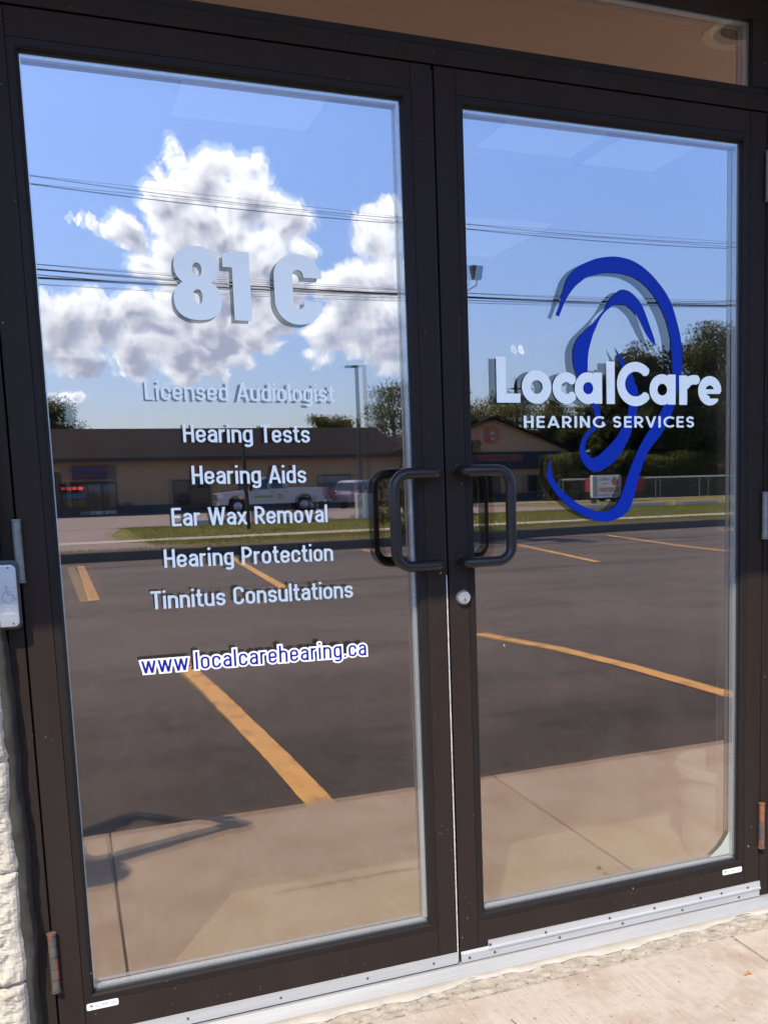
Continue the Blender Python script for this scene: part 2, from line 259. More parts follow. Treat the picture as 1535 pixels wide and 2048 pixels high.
def build(mb, name, mats, parent=None, smooth=False, bevel=0, loc=(0, 0, 0), rot=0, seg=2):
    me = bpy.data.meshes.new(name); me.from_pydata(mb.v, [], mb.f); me.update()
    me.polygons.foreach_set('material_index', mb.mi)
    bm = bmesh.new(); bm.from_mesh(me); bmesh.ops.recalc_face_normals(bm, faces=bm.faces); bm.to_mesh(me); bm.free()
    if smooth: me.shade_smooth() if smooth is True else me.set_sharp_from_angle(angle=R(smooth))
    if smooth and smooth is not True:
        me.polygons.foreach_set('use_smooth', [True]*len(me.polygons))
    o = link(name, me, mats, parent, loc); o.rotation_euler.z = rot
    if bevel:
        b = o.modifiers.new('bevel', 'BEVEL'); b.width = bevel; b.segments = seg; b.limit_method = 'ANGLE'; b.angle_limit = R(40)
    return o
def empty(name, label, cat, loc=(0, 0, 0), rot=0, group=None):
    o = bpy.data.objects.new(name, None); col.objects.link(o); o.location = loc; o.rotation_euler.z = rot; o.empty_display_size = .2
    o['label'] = label; o['category'] = cat
    if group: o['group'] = group
    return o
def tag(o, label=None, cat=None, group=None, kind=None):
    if label: o['label'] = label
    if cat: o['category'] = cat
    if group: o['group'] = group
    if kind: o['kind'] = kind
    return o

# ------------------------------------------------------------------ lettering: strokes -> signed distance -> flat mesh
def arc(cx, cy, rx, ry, a0, a1, n=None):
    n = n or max(6, int(abs(a1-a0)/9)); return [(cx+rx*math.cos(R(a0+(a1-a0)*i/n)), cy+ry*math.sin(R(a0+(a1-a0)*i/n))) for i in range(n+1)]
def glyph(c, s, X=.72, wl=.46, geo=False):
    """returns (advance width, strokes, clip y-range or None). geo: round geometric shapes"""
    m = s/2; cx = wl/2; l = m; r = wl-m; Rr = (wl-s)/2; AS = 1.02; clip = None
    Ry = (X-s)/2 if geo else Rr*1.05
    top = X-m-Ry; bot = m+Ry
    O = arc(cx, top, Rr, Ry, 0, 180)+arc(cx, bot, Rr, Ry, 180, 360)+[(r, top)]
    if c == ' ': return .24, [], None
    if c == '.': return s*1.15, [[(s*.575, m), (s*.575, m+.001)]], None
    if c == 'o': return wl, [O], None
    if c == 'c':
        if geo: return wl*.86, [arc(cx, X/2, Rr, Ry, 48, 312)], None
        return wl*.97, [arc(cx, top, Rr, Ry, -8, 180)+arc(cx, bot, Rr, Ry, 180, 368)], None
    if c == 'e':
        a = 322 if geo else 338
        if geo: return wl, [[(l, X*.47), (r+m*.5, X*.47)], arc(cx, X/2, Rr, Ry, -6, 180)+arc(cx, X/2, Rr, Ry, 180, a)], None
        return wl, [[(l, X*.49), (r, X*.49)], [(r, X*.49)]+arc(cx, top, Rr, Ry, 0, 180)+arc(cx, bot, Rr, Ry, 180, a+14)], None
    if c == 'a':
        if geo: return wl+.02, [O, [(r+.02, 0), (r+.02, X)]], None
        q = (X*.58-m)/2; return wl*.96, [arc(cx, top, Rr*.95, Ry, 158, 0)+[(r-.01, 0)], [(r-.01, X*.58), (l+q, X*.58)]+arc(l+q, m+q, q, q, 90, 270)+[(cx, m), (r-.02, m+.10)]], None
    if c == 'd': return wl, [O, [(r, 0), (r, AS)]], None
    if c == 'b': return wl, [O, [(l, 0), (l, AS)]], None
    if c == 'g': return wl, [O, [(r, X), (r, -.06)]+arc(cx, -.07, Rr, .12, 0, -140)], None
    if c == 'h': return wl, [[(l, 0), (l, AS)], [(l, top)]+arc(cx, top, Rr, Ry, 180, 0)+[(r, 0)]], None
    if c == 'n': return wl, [[(l, 0), (l, X)], [(l, top)]+arc(cx, top, Rr, Ry, 180, 0)+[(r, 0)]], None
    if c == 'm':
        k = Rr*.95; return wl+2*k, [[(l, 0), (l, X)], [(l, top)]+arc(l+k, top, k, Ry, 180, 0)+[(l+2*k, 0)], [(l+2*k, top)]+arc(l+3*k, top, k, Ry, 180, 0)+[(l+4*k, 0)]], None
    if c == 'u': return wl, [[(r, 0), (r, X)], [(l, X)]+arc(cx, bot, Rr, Ry, 180, 360)], None
    if c == 'r':
        if geo: return wl*.62, [[(l, 0), (l, X)], arc(l+Rr*.85, X-m-Rr*.85, Rr*.85, Rr*.85, 180, 68)], None
        return wl*.68, [[(l, 0), (l, X)], arc(l+Rr*1.1, top, Rr*1.1, Ry, 180, 82)], None
    if c == 'i': return s*1.05, [[(m, 0), (m, X)], [(m, X+.235), (m, X+.2351)]], 'dot'
    if c == 'l': return s*1.05, [[(m, 0), (m, AS if not geo else .97)]], None
    if c == 't': return wl*.66, [[(wl*.28, .96), (wl*.28, m+.14)]+arc(wl*.28+.14, m+.14, .14, .14, 180, 270)+[(wl*.64, m)], [(0, X-m), (wl*.62, X-m)]], None
    if c == 's':
        q = (X-s)/4; return wl*.93, [arc(cx-.01, X-m-q, Rr*.93, q, 8, 265)+arc(cx-.01, m+q, Rr*.93, q, 85, -172)], None
    if c == 'v': return wl*.98, [[(m*.7, X+.2), (cx, -.02)], [(wl-m*.7, X+.2), (cx, -.02)]], (0, X, 'v')
    if c == 'w':
        W = wl*1.5; return W, [[(m*.6, X+.0), (W*.27, 0)], [(W*.27, 0), (W*.5, X*.98)], [(W*.5, X*.98), (W*.73, 0)], [(W*.73, 0), (W-m*.6, X)]], (0, X)
    if c == 'x': return wl, [[(m*.6, X), (wl-m*.6, 0)], [(m*.6, 0), (wl-m*.6, X)]], (0, X)
    W = .50 if not geo else .66
    cl, cr_, cm = m, W-m, W/2; K = (W-s)/2
    if c == 'H': return W, [[(cl, 0), (cl, 1)], [(cr_, 0), (cr_, 1)], [(cl, .5), (cr_, .5)]], None
    if c == 'L': return (.42 if not geo else .55), [[(cl, 1), (cl, m), ((.42 if not geo else .55), m)]], None
    if c == 'T': return .46, [[(0, 1-m), (.46, 1-m)], [(.23, 0), (.23, 1-m)]], None
    if c == 'E': return (.44 if not geo else .56), [[((.44 if not geo else .56), m), (cl, m), (cl, 1-m), ((.44 if not geo else .56), 1-m)], [(cl, .51), ((.40 if not geo else .52), .51)]], None
    if c == 'A': W = .56 if not geo else .80; return W, [[(m*.6, 0), (W/2, 1.0)], [(W-m*.6, 0), (W/2, 1.0)], [(W*.22, .28), (W*.78, .28)]], (0, 1)
    if c == 'W': W = .78; return W, [[(m*.6, 1), (W*.27, 0)], [(W*.27, 0), (W*.5, .98)], [(W*.5, .98), (W*.73, 0)], [(W*.73, 0), (W-m*.6, 1)]], (0, 1)
    if c == 'V': W = .74; return W, [[(m*.6, 1), (W/2, 0)], [(W-m*.6, 1), (W/2, 0)]], (0, 1)
    if c == 'N': W = .72; return W, [[(cl, 0), (cl, 1)], [(W-m, 0), (W-m, 1)], [(cl, 1), (W-m, 0)]], (0, 1)
    if c == 'M': W = .84; return W, [[(cl, 0), (cl, 1)], [(W-m, 0), (W-m, 1)], [(cl, 1), (W/2, .3)], [(W/2, .3), (W-m, 1)]], (0, 1)
    if c == 'I': return s, [[(m, 0), (m, 1)]], None
    if c == 'U': return W, [[(cl, 1)]+arc(cm, m+K, K, K, 180, 360)+[(cr_, 1)]], None
    if c == 'O': W = .8; return W, [arc(W/2, .5, (W-s)/2, (1-s)/2, 0, 360)], None
    if c in 'PR':
        q = (.56-m)/2 if c == 'P' else (.56-m)/2
        st = [[(cl, 0), (cl, 1)], [(cl, 1-m), (W-m-q, 1-m)]+arc(W-m-q, 1-m-q, q, q, 90, -90)+[(cl, 1-m-2*q)]]
        if c == 'R': st.append([(W*.45, 1-m-2*q), (W-m*.7, 0)])
        return W, st, (0, 1)
    if c in 'CG':
        if geo:
            W = .80 if c == 'C' else .82; r_ = (1-s)/2
            st = [arc(r_+m, .5, r_, r_, 46, 314)]
            if c == 'G': st = [arc(r_+m, .5, r_, r_, 48, 335), [(W-m, .5), (W-m, .16)]]
            return W, st, None
        return W, [arc(cm, 1-m-K, K, K, -10, 180)+arc(cm, m+K, K, K, 180, 370)], None
    if c == 'S':
        q = (1-s)/4; W = .60; K = (W-s)/2; return W, [arc(W/2, 1-m-q, K, q, 25, 262)+arc(W/2, m+q, K, q, 82, -155)], None
    return .3, [], None
def sd_strokes(strokes, s, GX, GY, clip=None, kind=None):
    D = np.full(GX.shape, 9.)
    for si, st in enumerate(strokes):
        P = np.array(st, float); Dn = np.full(GX.shape, 9.)
        if kind == 'dot' and si == 1 or (len(P) == 2 and np.hypot(*(P[1]-P[0])) < .01):
            rr = s*.56; D = np.minimum(D, np.hypot(GX-P[0, 0], GY-P[0, 1])-rr); continue
        closed = np.hypot(*(P[0]-P[-1])) < .02
        n = len(P)-1
        for i in range(n):
            a, b = P[i], P[i+1]; d = b-a; ln = np.hypot(*d)
            if ln < 1e-6: continue
            d = d/ln; px = GX-a[0]; py = GY-a[1]; u = px*d[0]+py*d[1]; v = np.abs(-px*d[1]+py*d[0])
            over = np.maximum(-u, u-ln)
            rnd = np.hypot(np.maximum(over, 0), v)-s/2
            flat = np.maximum(v-s/2, over)
            q = rnd.copy()
            if not closed and i == 0: q = np.where(u < 0, flat, q)
            if not closed and i == n-1: q = np.where(u > ln, flat, q)
            Dn = np.minimum(Dn, q)
        D = np.minimum(D, Dn)
    if clip: D = np.maximum(D, np.maximum(clip[0]-GY, GY-clip[1]))
    return D
def march(D, X, Y, out, tx):
    """fill the region D<0 with polygons; X,Y 1-d grids; tx maps (x,y)->3d"""
    ny, nx = D.shape; ins = D < 0
    cell = ins[:-1, :-1].astype(int)+ins[:-1, 1:]+ins[1:, 1:]+ins[1:, :-1]
    for j in range(ny-1):
        row = cell[j]; i = 0
        while i < nx-1:
            if row[i] == 4:
                k = i
                while k < nx-1 and row[k] == 4: k += 1
                out.quad(tx(X[i], Y[j]), tx(X[k], Y[j]), tx(X[k], Y[j+1]), tx(X[i], Y[j+1])); i = k; continue
            if row[i] > 0:
                c = [(X[i], Y[j], D[j, i]), (X[i+1], Y[j], D[j, i+1]), (X[i+1], Y[j+1], D[j+1, i+1]), (X[i], Y[j+1], D[j+1, i])]
                p = []
                for q in range(4):
                    a, b = c[q], c[(q+1) % 4]
                    if a[2] < 0: p.append((a[0], a[1]))
                    if (a[2] < 0) != (b[2] < 0):
                        f = a[2]/(a[2]-b[2]); p.append((a[0]+(b[0]-a[0])*f, a[1]+(b[1]-a[1])*f))
                if len(p) >= 3: out.add([tx(*q) for q in p], [tuple(range(len(p)))])
            i += 1
GC = {}
def put_glyph(out, c, s, x0, z0, sx, sz, y, zslope=0, grow=0, **kw):
    wd, st, clip = glyph(c, s, **kw); kind = clip if clip == 'dot' else None
    if clip == 'dot': clip = None
    if clip and len(clip) == 3: clip = clip[:2]
    if not st: return wd
    g = grow+.04
    X = np.arange(-g-.02, wd+g+.06, .0125); Y = np.arange(-.30-g, 1.06+g, .0125)
    key = (c, s, round(grow, 4), tuple(sorted(kw.items())))
    if key not in GC:
        GX, GY = np.meshgrid(X, Y); GC[key] = sd_strokes(st, s, GX, GY, clip, kind)-grow
    march(GC[key], X, Y, out, lambda a, b: (x0+a*sx, y, z0+zslope*(a*sx)+b*sz))
    return wd
def text(out, s, txt, xa, xb, za, zb, cap, y, track=.075, grow=0, **kw):
    adv = [glyph(c, s, **kw)[0] for c in txt]; tot = sum(adv)+track*(len(txt)-1)
    sx = (xb-xa)/tot; sl = (zb-za)/(xb-xa); x = 0
    for c, a in zip(txt, adv):
        put_glyph(out, c, s, xa+x*sx, za+sl*x*sx, sx, cap, y, sl, grow, **kw); x += a+track
    return out

# ------------------------------------------------------------------ doors and frame
HW = .3905; XC = .4623
def bow(x, z, xc, h): 
    u = (x-xc)/HW; v = (z-1.105)/.97; return h*(1-u*u)*(1-v**4)
def pane_mesh(xc, yb, h, z0=.135, z1=2.075, hw=HW, nx=36, nz=70, ext=.004):
    mb = MB(); vs = []
    for j in range(nz+1):
        for i in range(nx+1):
            x = xc-hw-ext+(2*hw+2*ext)*i/nx; z = z0-ext+(z1-z0+2*ext)*j/nz
            u = max(-1, min(1, (x-xc)/hw)); v = max(-1, min(1, (z-(z0+z1)/2)/((z1-z0)/2)))
            vs.append((x, yb-h*(1-u*u)*(1-v**4), z))
    mb.add(vs, [(j*(nx+1)+i, j*(nx+1)+i+1, (j+1)*(nx+1)+i+1, (j+1)*(nx+1)+i) for j in range(nz) for i in range(nx)])
    return mb
def rounded_handle(x0, x1, z0, z1, yb, r):
    """pull handle: posts at x0, bar out to x1"""
    s = 1 if x1 > x0 else -1; c = .036; p = []
    p += [(x0, .002, z1), (x0, yb+.012, z1), (x0+s*.004, yb+.004, z1), (x0+s*.012, yb, z1)]
    for i in range(9):
        a = R(90-90*i/8); p.append((x1-s*c+s*c*math.cos(a), yb, z1-c+c*math.sin(a)))
    for i in range(9):
        a = R(-90*i/8); p.append((x1-s*c+s*c*math.cos(a), yb, z0+c+c*math.sin(a)))
    p += [(x0+s*.012, yb, z0), (x0+s*.004, yb+.004, z0), (x0, yb+.012, z0), (x0, .002, z0)]
    return MB().tube(p, r, 20)
def hinge_mb(x, z0, z1):
    mb = MB(); r = .0085; n = 5; h = (z1-z0)
    cuts = [0, .16, .19, .40, .60, .80, .83, 1]
    mb.tube([(x, -.009, z0+.003), (x, -.009, z1-.003)], r-.0012, 18)
    for k in range(5):
        a = z0+h*k/5+.001; b = z0+h*(k+1)/5-.001
        mb.tube([(x, -.009, a), (x, -.009, b)], r, 18)
    for z in (z0-.003, z1): mb.tube([(x, -.009, z), (x, -.009, z+.003)], r+.0012, 18)
    return mb
def screw(mb, x, y, z, r=.0035):
    mb.tube([(x, y+.001, z), (x, y-.0016, z)], [r, r*.75], 10)
def door(side):
    xc = XC*side; xl, xr = xc-HW, xc+HW
    lab = {-1: 'dark bronze glass door lettered 81C and a list of hearing services', 1: 'dark bronze glass door with a big blue ear emblem and a lock'}[side]
    d = empty('glass_door', lab, 'door', (0, 0, 0), group='pair of glazed entrance doors')
    edge_in = -.0045 if side < 0 else .0035; edge_out = side*.9225
    a, b = sorted((edge_in, edge_out)); BW = .018
    # stiles and rails (face at y=0), beads separate, 1.2 mm reveal between
    for (x0, x1) in ((a, xl-BW-.0008), (xr+BW+.0008, b)):
        build(MB().box(x0, x1, 0, .045, .021, 2.149), 'stile', bronze, d, bevel=.0012)
    x0, x1 = xl-BW, xr+BW
    build(MB().box(x0, x1, .0003, .0445, 2.075+BW+.0008, 2.149), 'top_rail', bronze, d, bevel=.001)
    build(MB().box(x0, x1, .0003, .0445, .021, .135-BW-.0008), 'bottom_rail', bronze, d, bevel=.001)
    bm = MB(); yb, yf = .017, .0012
    def bead(p0, p1, p2, p3):  # outer edge p0-p1 , inner p2-p3
        pass
    # bead ring: front face, small chamfer and inner return down to the glass
    O = [(x0, .135-BW), (x1, .135-BW), (x1, 2.075+BW), (x0, 2.075+BW)]; M = [(xl-.004, .131), (xr+.004, .131), (xr+.004, 2.079), (xl-.004, 2.079)]; I = [(xl, .135), (xr, .135), (xr, 2.075), (xl, 2.075)]
    rings = [(O, .044), (O, .0010), (M, .0010), (I, .0035), (I, .0165)]
    vs = [(x, y, z) for P_, y in rings for x, z in P_]
    bm.add(vs, [(r*4+i, r*4+(i+1) % 4, (r+1)*4+(i+1) % 4, (r+1)*4+i) for r in range(len(rings)-1) for i in range(4)])
    build(bm, 'glazing_bead', bead_m, d)
    # black gasket
    g = MB(); J = [(xl+.0035, .1385), (xr-.0035, .1385), (xr-.0035, 2.0715), (xl+.0035, 2.0715)]
    vs = [(x, .0145, z) for x, z in I]+[(x, .0165, z) for x, z in J]
    g.add(vs, [(i, (i+1) % 4, 4+(i+1) % 4, 4+i) for i in range(4)]); build(g, 'gasket', black, d)
    # spacer between the panes, slightly crooked
    rnd = random.Random(3+side); sp_ = MB()
    for (A_, B_, ax) in (((xl+.004, .139), (xr-.004, .139), 0), ((xl+.004, 2.071), (xr-.004, 2.071), 1), ((xl+.004, .139), (xl+.004, 2.071), 2), ((xr-.004, .139), (xr-.004, 2.071), 3)):
        t = .0018 if ax == 2 else (.0048 if ax == 0 else .0070)
        if ax == 0: sp_.box(A_[0], B_[0], .0205, .0365, A_[1]-.004, A_[1]+t)
        if ax == 1: sp_.box(A_[0], B_[0], .0205, .0365, A_[1]-t, A_[1]+.004)
        if ax == 2: sp_.box(A_[0]-.004, A_[0]+t, .0206, .0364, A_[1]+t, B_[1]-t)
        if ax == 3: sp_.box(A_[0]-t, A_[0]+.004, .0206, .0364, A_[1]+t, B_[1]-t)
    build(sp_, 'spacer_bar', spacer_m, d)
    build(pane_mesh(xc, .018, -.00055), 'glass_pane', glass_out, d, smooth=True)
    build(pane_mesh(xc, .0385, .00055), 'glass_pane', glass_in, d, smooth=True)
    # inner bead behind the glass
    ib = MB(); ib.box(xl-.01, xr+.01, .0392, .045, .10, .137); ib.box(xl-.01, xr+.01, .0392, .045, 2.073, 2.10); ib.box(xl-.02, xl+.002, .0392, .045, .137, 2.073); ib.box(xr-.002, xr+.02, .0392, .045, .137, 2.073)
    build(ib, 'glazing_bead', black, d)
    # handle
    if side < 0: hm = rounded_handle(-.036, -.1405, 1.030, 1.2435, -.047, .0128)
    else: hm = rounded_handle(.036, .148, 1.031, 1.2465, -.047, .0128)
    h = build(hm, 'pull_handle', handle_m, d, smooth=40)
    hx = -.036 if side < 0 else .036
    ro = MB(); [ro.tube([(hx, .0005, z), (hx, -.004, z)], .017, 20) for z in ((1.030, 1.2435) if side < 0 else (1.031, 1.2465))]
    build(ro, 'mounting_washer', handle_m, h, smooth=30)
    # hinges
    for z0, z1, m in ((.166, .292, hinge_r), (1.046, 1.168, hinge_m), (1.93, 2.05, hinge_m)):
        build(hinge_mb(side*.9235, z0, z1), 'hinge', m, d, smooth=35)
    # sweep
    s = MB()
    if side < 0:
        s.prism([(0, .020), (-.0052, .021), (-.0052, .047), (0, .0485)], -.9215, -.0055, 'x')
        scr = [(x, -.0052, .035) for x in (-.86, -.66, -.45, -.24, -.07)]
    else:
        s.prism([(0, .018), (-.0052, .019), (-.0052, .0405), (0, .0465)], .0045, .9215, 'x')
        s.prism([(0, .0395), (-.0085, .0400), (-.0085, .0445), (-.0055, .0480), (-.004, .0620), (0, .0625)], .079, .9235, 'x')
        scr = [(x, -.0052, .029, .0042) for x in (.026, .095, .28, .47, .66, .85)]
        scr += [(x, -.0062, .052, .0036) for x in (.083, .24, .43, .57, .72, .79, .88)]
    sw = build(s, 'door_sweep', alu, d, smooth=30)
    for q in scr: m1 = MB(); screw(m1, *q); build(m1, 'screw', screw_m, sw)
    # maker's label
    if side < 0: lx, lz, sl = -.868, .1005, .0
    else: lx, lz, sl = .796, .1005, .0
    lb = MB(); pr_ = []
    for (cx, cz, a0) in ((lx+.0625, .0045+lz, -90), (lx+.0625, lz+.0125, 0), (lx+.0045, lz+.0125, 90), (lx+.0045, lz+.0045, 180)):
        pr_ += arc(cx, cz, .0035, .0035, a0, a0+90, 5)
    lb.prism(pr_, -.0016, .0002); lo = build(lb, 'maker_label', mat('label_white', (.72, .73, .70), .5), d)
    tx = MB(); text(tx, .10, 'ALUMICOR', lx+.017, lx+.061, lz+.0062, lz+.0062, .0062, -.0019, track=.12, geo=True)
    tx.box(lx+.0075, lx+.0135, -.0019, -.0017, lz+.0085, lz+.0125); tx.box(lx+.0100, lx+.0112, -.0019, -.0017, lz+.0045, lz+.0083)
    build(tx, 'label_lettering', mat('label_ink', (.12, .13, .13), .7), lo)
    return d
door_a = door(-1); door_b = door(1)
# centre gap seal
ws = MB().box(-.0042, -.0004, .004, .04, .024, 2.14); build(ws, 'weather_strip', black, door_a)
pl = MB().box(-.0044, -.0022, -.0012, .0035, .024, 1.0); build(pl, 'brush_strip', mat('brush_strip_grey', (.50, .48, .44), .8, var=.5, vscale=220, stretch=(1, 1, .5)), door_a)
# lock
lk = MB().tube([(.0375, 0, .944), (.0375, -.004, .944), (.0375, -.0105, .944), (.0375, -.0115, .944)], [.0185, .0185, .0150, .0143], 40)
lo = build(lk, 'lock_cylinder', cyl_m, door_b, smooth=35)
pg = MB().tube([(.0375, -.010, .939), (.0375, -.0128, .939)], .0066, 24); pgo = build(pg, 'lock_plug', brass_m, lo, smooth=35)
build(MB().box(.0367, .0383, -.0131, -.0127, .9355, .9425), 'keyway', black, lo)

def scuffs(parent, spots, seed):
    rg = random.Random(seed); mb = MB()
    for (x, z, n, sp_) in spots:
        for k in range(max(1, n//3)):
            a = x+rg.gauss(0, sp_*.35); b = z+rg.gauss(0, sp_); r_ = rg.uniform(.0003, .0007); th = rg.uniform(0, 3.14); e = rg.choice((1, 1, 1, 1, 4))
            c_, s_ = math.cos(th), math.sin(th)
            mb.add([(a+c_*r_*e-s_*r_, -.0002, b+s_*r_*e+c_*r_), (a-c_*r_*e-s_*r_, -.0002, b-s_*r_*e+c_*r_), (a-c_*r_*e+s_*r_, -.0002, b-s_*r_*e-c_*r_), (a+c_*r_*e+s_*r_, -.0002, b+s_*r_*e-c_*r_)], [(0, 1, 2, 3)])
    o = build(mb, 'scuff_marks', mat('bare_scratch', (.55, .53, .50), .6), parent); o['kind'] = 'stuff'
scuffs(door_a, [(-.045, .30, 9, .05), (-.02, .55, 5, .25), (-.035, .9, 6, .3), (-.89, .30, 6, .25), (-.87, .07, 7, .04), (-.5, .09, 8, .02), (-.3, .075, 6, .02), (-.875, .75, 4, .3), (-.5, 2.12, 5, .02), (-.04, 1.5, 5, .4)], 1)
scuffs(door_b, [(.03, .28, 6, .1), (.04, .75, 6, .2), (.03, 1.0, 5, .05), (.89, .20, 9, .05), (.5, .09, 9, .02), (.09, .07, 4, .01), (.90, .7, 5, .4), (.04, 1.6, 4, .3)], 2)
# lettering on the doors
YL = .0155
lines = [('Licensed Audiologist', -.6592, -.2533, 1.4102, 1.4062, .0392), ('Hearing Tests', -.5872, -.3142, 1.3209, 1.3172, .0388), ('Hearing Aids', -.5746, -.3266, 1.2315, 1.2278, .0392),
         ('Ear Wax Removal', -.6219, -.2814, 1.1430, 1.1380, .0392), ('Hearing Protection', -.6430, -.2729, 1.0547, 1.0492, .0394), ('Tinnitus Consultations', -.6753, -.2304, .9665, .9613, .0394)]
for tx, xa, xb, za, zb, cap in lines:
    mb = MB(); text(mb, .132, tx, xa, xb, za, zb, cap, YL); build(mb, 'lettering', white_v, door_a)
mb = MB(); text(mb, .108, 'www.localcarehearing.ca', -.7035, -.2045, .8290, .8225, .0375, YL, track=.13, wl=.43); build(mb, 'web_address', navy_v, door_a)
GXv = np.arange(-.3, 14, .02); GYv = np.arange(-.42, 1.25, .02); GX, GY = np.meshgrid(GXv, GYv); D = np.full(GX.shape, 9.); x = 0; txt = 'www.localcarehearing.ca'
adv = [glyph(c, .108, wl=.43)[0] for c in txt]; tot = sum(adv)+.13*(len(txt)-1)
for c, a in zip(txt, adv):
    wd, st, clip = glyph(c, .108, wl=.43); i0 = int((x-.25+.3)/.02); i1 = min(len(GXv), int((x+wd+.3+.3)/.02)); i0 = max(0, i0)
    D[:, i0:i1] = np.minimum(D[:, i0:i1], sd_strokes(st, .108, GX[:, i0:i1]-x, GY[:, i0:i1], (clip[:2] if clip and clip != 'dot' else None), 'dot' if clip == 'dot' else None)-(.100 if c != '.' or x > 5 else -.2)); x += a+.13
sx = (.4990)/tot; mb = MB(); march(D, GXv, GYv, mb, lambda a, b: (-.7035+a*sx, YL+.0006, .8290-.0065*a*sx/.499+b*.0375)); build(mb, 'web_address_outline', mat('white_vinyl_outline', (.74, .74, .76), .45), door_a)
# big 81C : heavy figures
def sdf_mesh(fn, x0, x1, z0, z1, n, y, zs=0):
    X = np.linspace(x0, x1, n); Z = np.linspace(z0, z1, int(n*(z1-z0)/(x1-x0))); GX, GY = np.meshgrid(X, Z); mb = MB()
    march(fn(GX, GY), X, Z, mb, lambda a, b: (a, y, b+zs*(a-x0))); return mb
def fig8(x, z):
    # figure in metres, centre -.5391
    u = (x+.5391)/.0495; v = (z-1.577)/.151
    def se(cx, cy, rx, ry, p): return (np.abs((u-cx)/rx)**p+np.abs((v-cy)/ry)**p)**(1/p)-1
    o = np.minimum(se(0, .735, .93, .268, 2.3)*.93, se(0, .275, 1.0, .277, 2.3))
    h = np.minimum(se(.02, .685, .19, .095, 2.2), se(.0, .315, .19, .105, 2.2))
    return np.maximum(o, -h)*.04
def fig1(x, z):
    u = (x+.4845)/.0565; v = (z-1.5787)/.1437
    stem = np.maximum(np.abs(u-.675)-.33, np.abs(v-.5)-.5)
    flag = np.maximum(np.maximum(-u, u-.9), np.maximum(.765-v, v-(.955+.045*np.minimum(1, np.maximum(0, u)/.35))))
    stem = np.maximum(stem, v-(.955+.045*np.minimum(1, np.maximum(0, u)/.35)))
    return np.minimum(stem, flag)*.05
def figC(x, z):
    u = (x+.3767)/.1055; v = (z-1.5745)/.1500
    def rr(cx, cy, hx, hy, r):
        qx = np.abs(u-cx)*.1055-(hx*.1055-r); qy = np.abs(v-cy)*.15-(hy*.15-r)
        return np.hypot(np.maximum(qx, 0), np.maximum(qy, 0))+np.minimum(np.maximum(qx, qy), 0)-r
    o = rr(.5, .5, .5, .5, .0495); i = rr(.50, .5, .112, .275, .0115)
    slot = np.maximum(np.maximum(.5-u, -1), np.abs(v-.5)-.165)*.1
    slot = np.maximum(np.maximum((.5-u)*.1055, (np.abs(v-.505)-.165)*.15), -1)
    return np.maximum(o, -np.minimum(i, slot))
for fn, x0, x1 in ((fig8, -.595, -.485), (fig1, -.490, -.424), (figC, -.380, -.266)):
    build(sdf_mesh(fn, x0, x1, 1.565, 1.74, 110, YL), 'house_number', white_v, door_a)
# LocalCare : heavy round letters, each glyph set in its own slot
slots = [('L', .1450, .2078), ('o', .2122, .2918), ('c', .2949, .3537), ('a', .3569, .4346), ('l', .4473, .4709), ('C', .4784, .5708), ('a', .5732, .6522), ('r', .6632, .7219), ('e', .7219, .7951)]
mb = MB(); S = .222
for ch, xa, xb in slots:
    zb = 1.4076-.0045*(xa-.1444)/.65; cap = .1085
    kw = dict(X=.69, wl=.745, geo=True)
    if ch == 'L': st = [[(S/2, 1), (S/2, S*.39), (.575, S*.39)]]; 
    wd = {'L': .575, 'c': .56, 'l': .218, 'C': .86, 'r': .515}.get(ch, None)
    if ch == 'C':
        r_ = .5-S*.5; st = [arc(.5, .465, r_+.01, r_+.01, 40, 320)]; wd = .86
    elif ch == 'c': rr_ = (.69-S)/2+.01; st = [arc(.36, .345, rr_, rr_, 43, 317)]; wd = .56
    elif ch == 'o': rr_ = (.75-S)/2; st = [arc(.375, .355, rr_, rr_*.985, 0, 360)]; wd = .75
    elif ch == 'a': rr_ = (.72-S)/2; st = [arc(.36, .35, rr_, rr_, 0, 360), [(.72-S/2+.02, 0), (.72-S/2+.02, .70)]]; wd = .74
    elif ch == 'e': rr_ = (.70-S)/2; st = [arc(.35, .345, rr_, rr_, -4, 318), [(.12, .325), (.66, .325)]]; wd = .70
    elif ch == 'r': st = [[(S/2, 0), (S/2, .69)], arc(.42, .40, .25, .20, 165, 70)]; wd = .53
    elif ch == 'l': st = [[(.109, 0), (.109, .97)]]
    if ch == 'L':
        GXv = np.arange(-.05, .65, .012); GYv = np.arange(-.05, 1.05, .012); GX, GY = np.meshgrid(GXv, GYv)
        D = np.minimum(np.maximum(np.abs(GX-.115)-.115, np.abs(GY-.5)-.5), np.maximum(np.abs(GX-.2875)-.2875, np.abs(GY-.10)-.10))
    else:
        GXv = np.arange(-.06, 1.0, .012); GYv = np.arange(-.06, 1.08, .012); GX, GY = np.meshgrid(GXv, GYv)
        D = sd_strokes(st, S if ch != 'e' else S, GX, GY)
        if ch == 'e':  # narrower bar
            D = sd_strokes(st[:1], S, GX, GY); bar = np.maximum(np.abs(GX-.36)-.30, np.abs(GY-.325)-.055); D = np.maximum(D, -np.maximum(np.maximum(.35-GX, GY-.27), .16-GY)) ; D = np.minimum(D, bar)
    sx = (xb-xa)/wd
    if ch == 'L': sx = (xb-xa)/.575
    march(D, GXv, GYv, mb, lambda a, b: (xa+a*sx, YL-.0008, zb+b*cap))
build(mb, 'lettering', white_v, door_b)
mb = MB(); text(mb, .175, 'HEARING SERVICES', .2154, .7093, 1.3473, 1.3457, .0288, YL-.0008, track=.20, geo=True); build(mb, 'lettering', white_v, door_b)
